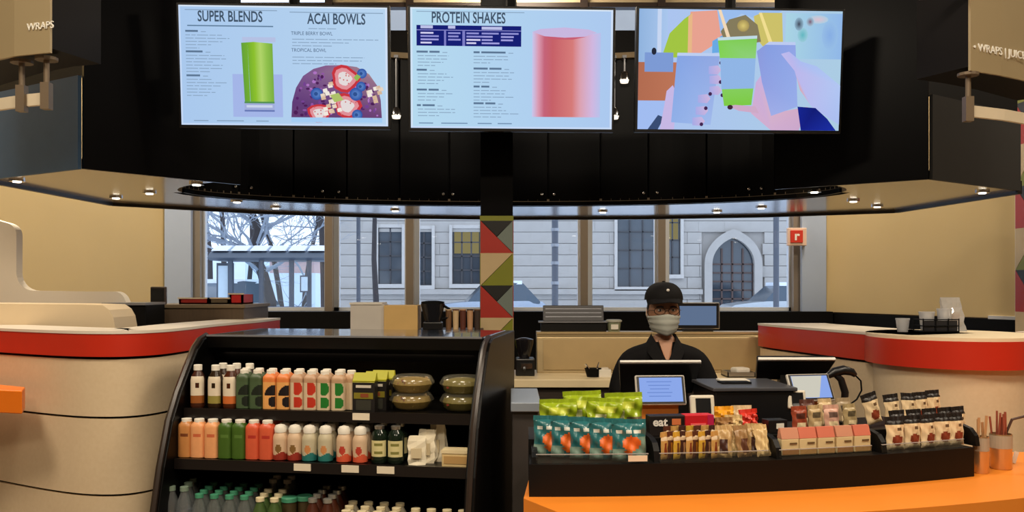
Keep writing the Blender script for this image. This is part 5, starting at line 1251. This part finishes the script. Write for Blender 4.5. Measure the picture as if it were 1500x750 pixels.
for k in range(8):
    v = k / 7; rs.append([((.062 - .012 * v) * math.cos(a_ * PI / 6) * (1 + r2.uniform(-.12, .12)) - .02 * v, .036 * (1 - .6 * v) * math.sin(a_ * PI / 6) * (1 + r2.uniform(-.15, .15)), v * .165) for a_ in range(12)])
q.rings(rs).obj('film', M_pl, t); MB().box((.0, .0, .06), (.05, .03, .05), rz=.3).obj('contents', mat('bag_contents', (206, 168, 136), .6), t)

# ------------------------------------------------------------------ back bar behind the cashier
ZB = 1.03
t = thing('back_counter', (.95, 5.0, 0), 'dark wood back counter with cream top behind the cashier', 'counter')
MB().bb(-.95, .50, 0, .55, 0, ZB - .045).obj('cabinet', M_dkwood, t); MB().bb(-.96, .51, -.03, .56, ZB - .045, ZB).obj('worktop', mat('worktop_cream', (236, 216, 174), .4), t, bevel=.003)
for x0, x1 in ((-.90, -.50), (-.46, -.06), (-.02, .40)):
    d_ = MB().bb(x0, x1, -.02, 0, .12, ZB - .10).obj('door', M_dkwood, t); q = MB(); q.bb(x0 + .05, x1 - .05, -.024, -.019, .17, ZB - .15); q.obj('inset', mat('inset_wood', (84, 72, 58), .5, scale=4, stretch=(2, 2, 25)), d_)
    MB().bb((x0 + x1) / 2 - .05, (x0 + x1) / 2 + .05, -.035, -.02, ZB - .14, ZB - .13).obj('handle', M_alu, d_)
# steel warmer with cream panel
x0, x1 = (786 - 750) / F * 5.4, (1120 - 750) / F * 5.4; zt_ = EYE - (489 - HOR) / F * 5.4
t = thing('steel_warmer', ((x0 + x1) / 2, 5.4, ZB), 'long steel warming unit on the back counter behind the cashier', 'appliance'); hw_ = (x1 - x0) / 2; H_ = zt_ - ZB
MB().prism([(-hw_, -.05, 0), (-hw_, .13, 0), (-hw_, .13, H_), (-hw_, .0, H_), (-hw_, -.02, H_ - .02)], (2 * hw_, 0, 0)).obj('housing', M_steelw, t, bevel=.004)
MB().prism([(-hw_ + .04, -.055, .02), (-hw_ + .04, -.047, .02), (-hw_ + .04, -.017, H_ - .035), (-hw_ + .04, -.025, H_ - .035)], (hw_ * .9, 0, 0)).obj('front_panel', mat('warmer_panel', (176, 150, 104), .35, metal=.4), t)
MB().prism([(hw_ * .02, -.055, .02), (hw_ * .02, -.047, .02), (hw_ * .02, -.017, H_ - .035), (hw_ * .02, -.025, H_ - .035)], (hw_ * .9, 0, 0)).obj('front_panel', MATS['warmer_panel'], t)
MB().bb(-hw_, hw_, -.005, .13, H_, H_ + .012).obj('top_ledge', mat('ledge_warm', (226, 200, 150), .3, metal=.5), t)
ZW = zt_ + .012
t = thing('receipt_printer', ((840 - 750) / F * 5.45, 5.42, ZW), 'black printer with raised tilted lid on the steel warmer', 'printer')
MB().bb(-.20, .20, 0, .10, 0, .055).obj('body', M_blackp, t, bevel=.004); MB().bb(-.215, .205, -.012, .10, .055, .063).obj('silver_shelf', M_alu, t)
q = MB(); q.M = Matrix.Translation((0, .06, .063)) @ Matrix.Rotation(-.25, 4, 'X'); q.bb(-.185, .19, 0, .015, 0, .10); q.obj('lid', mat('lid_charcoal', (52, 50, 52), .4), t, bevel=.003)
for k in range(3):
    q = MB(); q.M = Matrix.Translation((0, .06, .063)) @ Matrix.Rotation(-.25, 4, 'X'); q.bb(-.17, .175, -.003, .001, .025 + .025 * k, .028 + .025 * k); q.obj('rib', M_alu, t)
t = thing('deli_cup', ((900 - 750) / F * 5.42, 5.45, ZW), 'small clear lidded deli cup beside the printer', 'cup')
MB().lathe([(.036, 0), (.045, .06)], n=16).obj('cup', mat('deli_green', (150, 156, 128), .3, trans=.2), t, smooth=True); MB().lathe([(.05, .06), (.05, .068), (.04, .074)], n=16).obj('lid', mat('deli_lid', (190, 190, 176), .3), t, smooth=True); MB().bb(-.022, .022, -.046, -.041, .015, .045).obj('label', M_paper, t)
t = thing('order_monitor', ((1022 - 750) / F * 5.47, 5.47, ZW), 'flat order monitor with grey-blue screen behind the cashier\'s shoulder', 'monitor', -.05)
hm = EYE - (443 - HOR) / F * 5.47 - ZW; q = MB(); q.bb(-.145, .135, 0, .03, hm - .165, hm); q.obj('frame', mat('monitor_silver', (150, 146, 140), .3, metal=.5), t, bevel=.005)
MB().bb(-.138, .128, -.003, .002, hm - .158, hm - .006).obj('bezel', M_blackp, t); MB().bb(-.125, .113, -.005, -.002, hm - .140, hm - .022).obj('display', emis('monitor_glow', (104, 124, 156), .8), t)
MB().bb(-.03, .03, .01, .03, 0, hm - .1).obj('neck', M_blackp, t); MB().bb(-.09, .09, -.03, .04, 0, .012).obj('foot', M_blackp, t)
# black coffee machine at left of back bar, tongs, wipes
t = thing('coffee_grinder', ((768 - 750) / F * 5.2, 5.2, ZB), 'black and chrome grinder at the left end of the back counter', 'appliance')
MB().bb(-.05, .06, -.04, .12, 0, .10).obj('body', M_blackp, t, bevel=.006); MB().lathe([(.03, .10), (.055, .19), (.055, .21), (.02, .22)], (.0, .03, 0), 16).obj('hopper', mat('hopper_dark', (26, 24, 26), .15), t, smooth=True); MB().bb(-.02, .045, -.055, -.04, .045, .075).obj('chrome_plate', M_chrome, t); MB().tube([(0, -.05, .05), (0, -.09, .04)], .008, 8).obj('handle', M_blackp, t)
t = thing('utensil_bin', ((868 - 750) / F * 5.15, 5.12, ZB), 'black utensil bin with white scoops on the back counter', 'bin')
MB().lathe([(.035, 0), (.05, .05), (.046, .05), (.03, .006)], n=16).obj('bin', M_blackm, t, smooth=True); MB().tube([(0, 0, .01), (-.045, -.01, .075)], .006, 6).obj('scoop', M_chrome, t); MB().tube([(.01, 0, .01), (.035, .0, .085)], .005, 6).obj('scoop', M_chrome, t)
t = thing('wipe_box', ((886 - 750) / F * 5.1, 5.08, ZB), 'small white box on the back counter left of the cashier', 'box'); MB().bb(-.035, .035, 0, .06, 0, .045).obj('box', M_paper, t, bevel=.003); MB().bb(-.02, .02, .01, .05, .045, .055).obj('tissue', M_creamlt, t)
t = thing('prep_tray', ((1085 - 750) / F * 5.1, 5.08, ZB), 'steel prep tray with white towel right of the cashier', 'tray'); q = MB(); q.bb(-.08, .08, 0, .16, 0, .006); q.bb(-.08, .08, 0, .006, 0, .03); q.bb(-.08, -.074, 0, .16, 0, .03); q.bb(.074, .08, 0, .16, 0, .03); q.bb(-.08, .08, .154, .16, 0, .03); q.obj('tray_body', M_steel, t); MB().box((.01, .07, .035), (.09, .08, .035), rz=.3).obj('towel', M_paper, t, bevel=.012)
# things on the station behind the fridge
t, W_, H_ = pbox('stock_shelf', 500, 706, 484, 560, 5.05, .35, M_dkwood, 'dark wood shelf unit behind the refrigerated case', 'shelf', floor=0)
ZK = EYE - (484 - HOR) / F * 5.05
t = thing('bakery_box', ((562 - 750) / F * 5.1, 5.1, ZK), 'two-tone cream and tan box standing behind the fridge', 'box')
HB2 = .145; xw = .095
MB().bb(-.195, 0, .02, .2, 0, HB2).obj('white_half', mat('box_greywhite', (206, 200, 190), .5), t, bevel=.002); MB().bb(.001, .195, 0, .2, 0, HB2 - .004).obj('tan_half', mat('box_tan', (214, 176, 110), .55), t, bevel=.002); MB().bb(-.2, -.01, .015, .205, HB2, HB2 + .012).obj('lid', mat('box_lid_white', (224, 218, 206), .5), t)
t = thing('blender_jug', ((634 - 750) / F * 5.15, 5.15, ZK), 'dark smoky blender jug behind the fridge', 'blender')
MB().bb(-.055, .055, -.045, .06, 0, .045).obj('base', M_blackp, t, bevel=.006); MB().lathe([(.045, .045), (.07, .15), (.066, .15), (.042, .05)], n=16, ex=3).obj('jug', glass('smoky', (90, 92, 98), .15, .05, .3, (60, 60, 66)), t, smooth=True); MB().lathe([(.066, .15), (.066, .162), (.03, .168)], n=16, ex=3).obj('lid', M_blackm, t); MB().tube([(.06, 0, .14), (.095, 0, .12), (.09, 0, .07), (.055, 0, .06)], .008, 8).obj('handle', M_blackm, t)
M_cs = [mat('stack_%d' % i, c, .6) for i, c in enumerate([(120, 86, 56), (214, 184, 140), (96, 48, 34), (196, 150, 110), (60, 44, 36)])]
for i in range(5):
    t = thing('cup_sleeve_stack', ((657 + i * 10.5 - 750) / F * 5.15, 5.16, ZK), 'upright stack of paper cups, %s from the blender' % ORD[i], 'cups', group='paper cup stacks'); 
    MB().lathe([(.016, 0), (.019, .115)], n=12).obj('stack', M_cs[i], t, smooth=True); MB().lathe([(.0205, .112), (.0205, .118), (.017, .118)], n=12).obj('rim', M_cs[(i + 1) % 5], t)

# ------------------------------------------------------------------ cashier
def eval_mesh(o):
    bpy.context.view_layer.update()
    dg = bpy.context.evaluated_depsgraph_get(); me = bpy.data.meshes.new_from_object(o.evaluated_get(dg)); return me
def skin(verts, edges, radii, root, sub=2):
    me = bpy.data.meshes.new('sk'); me.from_pydata(verts, edges, []); o = bpy.data.objects.new('sk', me); COL.objects.link(o)
    o.modifiers.new('s', 'SKIN'); 
    for i, r in enumerate(radii):
        sv = me.skin_vertices[0].data[i]; sv.radius = r if isinstance(r, tuple) else (r, r); sv.use_root = (i == root)
    ss = o.modifiers.new('d', 'SUBSURF'); ss.levels = sub; ss.render_levels = sub
    m = eval_mesh(o); bpy.data.objects.remove(o); return m
def weld(meshes, name, m, parent, voxel=.006, smooth_it=4):
    bm = bmesh.new()
    for me in meshes: bm.from_mesh(me)
    me = bpy.data.meshes.new(name); bm.to_mesh(me); bm.free()
    o = bpy.data.objects.new(name, me); COL.objects.link(o)
    r = o.modifiers.new('r', 'REMESH'); r.mode = 'VOXEL'; r.voxel_size = voxel
    s_ = o.modifiers.new('sm', 'SMOOTH'); s_.factor = .5; s_.iterations = smooth_it
    me2 = eval_mesh(o); bpy.data.objects.remove(o)
    me2.materials.clear(); me2.materials.append(m); me2.polygons.foreach_set('use_smooth', [True] * len(me2.polygons)); me2.polygons.foreach_set('material_index', [0] * len(me2.polygons))
    ob = bpy.data.objects.new(name, me2); COL.objects.link(ob); ob.parent = parent; return ob
PD = 4.35
person = thing('person', ((972 - 750) / F * PD, PD, 0), 'cashier in black polo shirt, black cap and face mask behind the till', 'person')
M_skin = mat('skin', (176, 128, 98), .5, var=.05); M_shirt = mat('black_polo', (8, 6, 7), .8, spec=.2, var=.15, bump=.1); M_trou = mat('trousers', (24, 24, 28), .8); M_hair = mat('hair', (18, 13, 11), .5)
V = []; E = []; R_ = []
def jv(p, r, link=None):
    V.append(p); R_.append(r); i = len(V) - 1
    if link is not None: E.append((link, i))
    return i
pel = jv((0, 0, .82), (.135, .10)); wst = jv((0, 0, .98), (.115, .085), pel); chs = jv((0, 0, 1.12), (.13, .09), wst); uch = jv((0, .01, 1.20), (.10, .075), chs); nkb = jv((0, .012, 1.27), .052, uch); nk = jv((0, .0, 1.33), .046, nkb)
hands = []
WR = []
for s_ in (-1, 1):
    sh0 = jv((s_ * .10, .01, 1.215), .058, uch); sd = jv((s_ * .165, .01, 1.20), .052, sh0); ue = jv((s_ * .205, -.02, 1.08), .044, sd)
    el = jv((s_ * .225, -.06, .97), .040, ue); fa = jv((s_ * .19, -.18, .985), .036, el); wr = jv((s_ * .15, -.29, 1.0), .026, fa); WR.append(V[wr])
    hp = jv((s_ * .085, 0, .76), .085, pel); kn = jv((s_ * .09, -.01, .44), .058, hp); an = jv((s_ * .09, .02, .09), .038, kn); toe = jv((s_ * .095, -.12, .035), .032, an)
body_sk = skin(V, E, R_, pel)
# hands: palm and five curled fingers each
def hand_mesh(w_, s_):
    ms = []; w_ = Vector(w_)
    palm = [(w_ + Vector((0, 0, 0))), (w_ + Vector((-s_ * .012, -.035, -.002))), (w_ + Vector((-s_ * .02, -.075, -.008)))]
    ms.append(skin([tuple(p) for p in palm], [(0, 1), (1, 2)], [(.024, .02), (.036, .017), (.034, .014)], 0))
    base = w_ + Vector((-s_ * .02, -.078, -.008))
    for k, (dx, l) in enumerate([(-.027, .062), (-.009, .072), (.009, .068), (.026, .052)]):
        a_ = base + Vector((dx, .012, 0)); b0 = a_ + Vector((dx * .25, -l * .5, .004)); c0 = b0 + Vector((0, -l * .36, -.012)); d0 = c0 + Vector((0, -l * .22, -.016))
        ms.append(skin([tuple(p) for p in (a_, b0, c0, d0)], [(0, 1), (1, 2), (2, 3)], [.0095, .009, .0085, .007], 0, 1))
    tb_ = w_ + Vector((-s_ * .032, -.03, -.004)); tm = tb_ + Vector((-s_ * .024, -.026, -.004)); te = tm + Vector((-s_ * .006, -.03, -.008))
    ms.append(skin([tuple(p) for p in (tb_, tm, te)], [(0, 1), (1, 2)], [.012, .0105, .008], 0, 1))
    return ms
hm_ = []
for s_, w_ in zip((-1, 1), WR): hm_ += hand_mesh(w_, s_)
# head
HZ = 1.425
def head_mesh(grow=0.0, cut=None):
    hm = MB(); n, m_ = 28, 20; rs = []
    for k in range(m_ + 1):
        a_ = -PI / 2 + PI * k / m_; e = max(math.cos(a_), .03); z = math.sin(a_); ring = []
        for i in range(n):
            t_ = 2 * PI * i / n; x = .074 * e * math.cos(t_); y = .092 * e * math.sin(t_); zz = z * .112
            if z < 0: x *= 1 - .30 * (-z) ** 1.3; y = y * (1 - .18 * (-z)) - .012 * (-z)
            if y < -.03:
                f_ = max(0, 1 - (x / .018) ** 2); 
                if -.028 < zz < .022: y -= .020 * f_ * (1 - abs(zz + .012) / .04)
                for ex in (-.03, .03):
                    q = math.hypot((x - ex) / .018, (zz - .012) / .012)
                    if q < 1: y += .006 * (1 - q)
                q = math.hypot(x / .026, (zz + .052) / .008)
                if q < 1: y -= .004 * (1 - q)
            s_ = 1 + grow
            ring.append((x * s_, y * s_, HZ + zz * s_))
        rs.append(ring)
    hm.rings(rs); 
    for ex in (-1, 1):
        if not grow: hm.sphere((ex * .074, .012, HZ - .002), (.010, .017, .028), 10, 8)
    return hm
head_me = head_mesh().mesh('hd', M_skin)
weld([body_sk, head_me] + hm_, 'body', M_skin, person, .006, 3)
# shirt: torso, collar and half sleeves
SV = [(0, 0, .80), (0, 0, .98), (0, 0, 1.12), (0, .01, 1.20), (0, .016, 1.265), (0, .018, 1.292)]; SR = [(.15, .115), (.135, .105), (.148, .108), (.122, .094), (.076, .066), (.060, .056)]; SE = [(0, 1), (1, 2), (2, 3), (3, 4), (4, 5)]
for s_ in (-1, 1):
    b0 = len(SV); SV += [(s_ * .10, .01, 1.212), (s_ * .17, .01, 1.198), (s_ * .212, -.02, 1.08), (s_ * .228, -.055, .985)]; SR += [.074, .068, .062, .064]; SE += [(3, b0), (b0, b0 + 1), (b0 + 1, b0 + 2), (b0 + 2, b0 + 3)]
shirt = weld([skin(SV, SE, SR, 0)], 'polo_shirt', M_shirt, person, .008, 3)
for s_ in (-1, 1):
    cp = [(s_ * .050, .045, 1.325), (s_ * .060, .0, 1.318), (s_ * .050, -.055, 1.29), (s_ * .010, -.112, 1.205)]; ci = [(s_ * .072, .055, 1.272), (s_ * .094, .0, 1.262), (s_ * .088, -.07, 1.232), (s_ * .058, -.118, 1.188)]
    q = MB(); q.rings([[Vector(a_), Vector(b2), Vector(b2) + Vector((0, .012, -.004)), Vector(a_) + Vector((0, .012, -.004))] for a_, b2 in zip(cp, ci)]); q.obj('collar', mat('collar_black', (11, 8, 9), .8, spec=.2), shirt, smooth=True)
MB().prism([(-.034, -.058, 1.29), (.034, -.058, 1.29), (.018, -.104, 1.225), (0, -.114, 1.185), (-.018, -.104, 1.225)], (0, .03, 0)).obj('neck_opening', M_skin, shirt)
TV = [(0, 0, .84)]; TR = [(.145, .112)]; TE = []
for s_ in (-1, 1):
    b0 = len(TV); TV += [(s_ * .085, 0, .74), (s_ * .09, -.01, .44), (s_ * .09, .02, .07)]; TR += [.096, .07, .06]; TE += [(0, b0), (b0, b0 + 1), (b0 + 1, b0 + 2)]
weld([skin(TV, TE, TR, 0)], 'trousers', M_trou, person, .01, 2)
for s_ in (-1, 1): MB().sphere((s_ * .095, -.06, .04), (.05, .13, .045), 14, 8).obj('shoe', M_blackm, person, smooth=True)
# hair at the sides and back, cap, mask, glasses
q = MB(); rs = []
for k in range(9):
    z = HZ + .075 - .115 * k / 8; sc_ = math.sqrt(max(.05, 1 - ((z - HZ) / .12) ** 2)); rs.append([(.081 * sc_ * math.cos(a_), .012 + .095 * sc_ * math.sin(a_), z) for a_ in [PI * (-.06 + 1.12 * i / 16) for i in range(17)]])
q.rings(rs, closed=False, cap=(False, False)); h_ = q.obj('hair', M_hair, person, smooth=True); sd_ = h_.modifiers.new('s', 'SOLIDIFY'); sd_.thickness = .008
cap = MB(); rs = []
for k in range(9):
    t_ = k / 8 * PI / 2; rs.append([((.094 * math.cos(t_) ** .75 if t_ < 1.57 else .004) * math.cos(2 * PI * i / 24), -.002 + (.104 * math.cos(t_) ** .75 if t_ < 1.57 else .004) * math.sin(2 * PI * i / 24), HZ + .062 + .086 * math.sin(t_)) for i in range(24)])
cp_ = cap.rings(rs, cap=(False, True)).obj('cap', mat('cap_black', (11, 9, 9), .75, spec=.2), person, smooth=True)
q = MB(); rs = []
for i in range(13):
    a_ = PI + PI * (.08 + .84 * i / 12); c_, s2 = math.cos(a_), math.sin(a_); o_ = -s2
    rs.append([(.092 * c_, .102 * s2, HZ + .069), (.092 * c_, .100 * s2, HZ + .063), (.088 * c_, .100 * s2 - .058 * o_, HZ + .050 - .012 * abs(c_)), (.088 * c_, .100 * s2 - .058 * o_, HZ + .055 - .012 * abs(c_))])
q.rings(rs).obj('brim', MATS['cap_black'], cp_, smooth=True)
MB().sphere((.004, -.103, HZ + .108), (.008, .005, .007), 8, 5).obj('emblem', mat('emblem_white', (220, 214, 204), .5), cp_); MB().sphere((0, 0, HZ + .149), (.009, .009, .005), 8, 5).obj('button', MATS['cap_black'], cp_)
q = MB(); rs = []
for k in range(11):
    v = k / 10; z = HZ - .006 - .106 * v; ring = []
    for i in range(17):
        a_ = PI + PI * i / 16; c_, s2 = math.cos(a_), math.sin(a_); rx_ = .079 - .018 * v ** 1.5; ry_ = .108 + .012 * math.sin(v * PI * .9) - .012 * v; pl_ = .0022 * math.sin(v * 19)
        ring.append(((rx_ + pl_) * c_, (ry_ + pl_) * s2 * (1 if s2 < -.2 else .98), z - .012 * abs(c_) * (1 - v) + .02 * abs(c_) * v))
    rs.append(ring)
mk = q.rings(rs, closed=False, cap=(False, False)).obj('face_mask', mat('mask_blue_grey', (166, 168, 158), .75, var=.04), person, smooth=True); sd_ = mk.modifiers.new('s', 'SOLIDIFY'); sd_.thickness = .002
for s_ in (-1, 1): MB().tube([(s_ * .077, -.01, HZ - .02), (s_ * .083, .02, HZ + .01), (s_ * .082, .026, HZ - .01), (s_ * .07, -.005, HZ - .06)], .0014, 6).obj('ear_loop', M_paper, mk)
gl = MB()
for s_ in (-1, 1):
    gl.tube([(s_ * .034 + .026 * math.cos(2 * PI * i / 14), -.098 + .010 * abs(math.cos(2 * PI * i / 14)) * (1 if s_ * math.cos(2 * PI * i / 14) > 0 else 0), HZ + .008 + .018 * math.sin(2 * PI * i / 14)) for i in range(15)], .0016, 5, cap=False)
    gl.tube([(s_ * .060, -.088, HZ + .012), (s_ * .078, -.04, HZ + .012), (s_ * .080, .015, HZ + .008)], .0016, 5)
gl.tube([(-.008, -.10, HZ + .010), (.008, -.10, HZ + .010)], .0016, 5); gl.obj('glasses', mat('glasses_frame', (34, 26, 24), .3), person)
for s_ in (-1, 1):
    e_ = MB().sphere((s_ * .031, -.081, HZ + .012), (.012, .008, .007), 10, 6).obj('eye', mat('eye_white', (214, 206, 196), .3), person, smooth=True); MB().sphere((s_ * .031, -.088, HZ + .012), (.005, .003, .005), 8, 5).obj('iris', mat('iris_dark', (24, 14, 10), .2), e_)
    MB().tube([(s_ * .016, -.092, HZ + .027), (s_ * .032, -.092, HZ + .031), (s_ * .048, -.082, HZ + .027)], .003, 5).obj('eyebrow', M_hair, person)
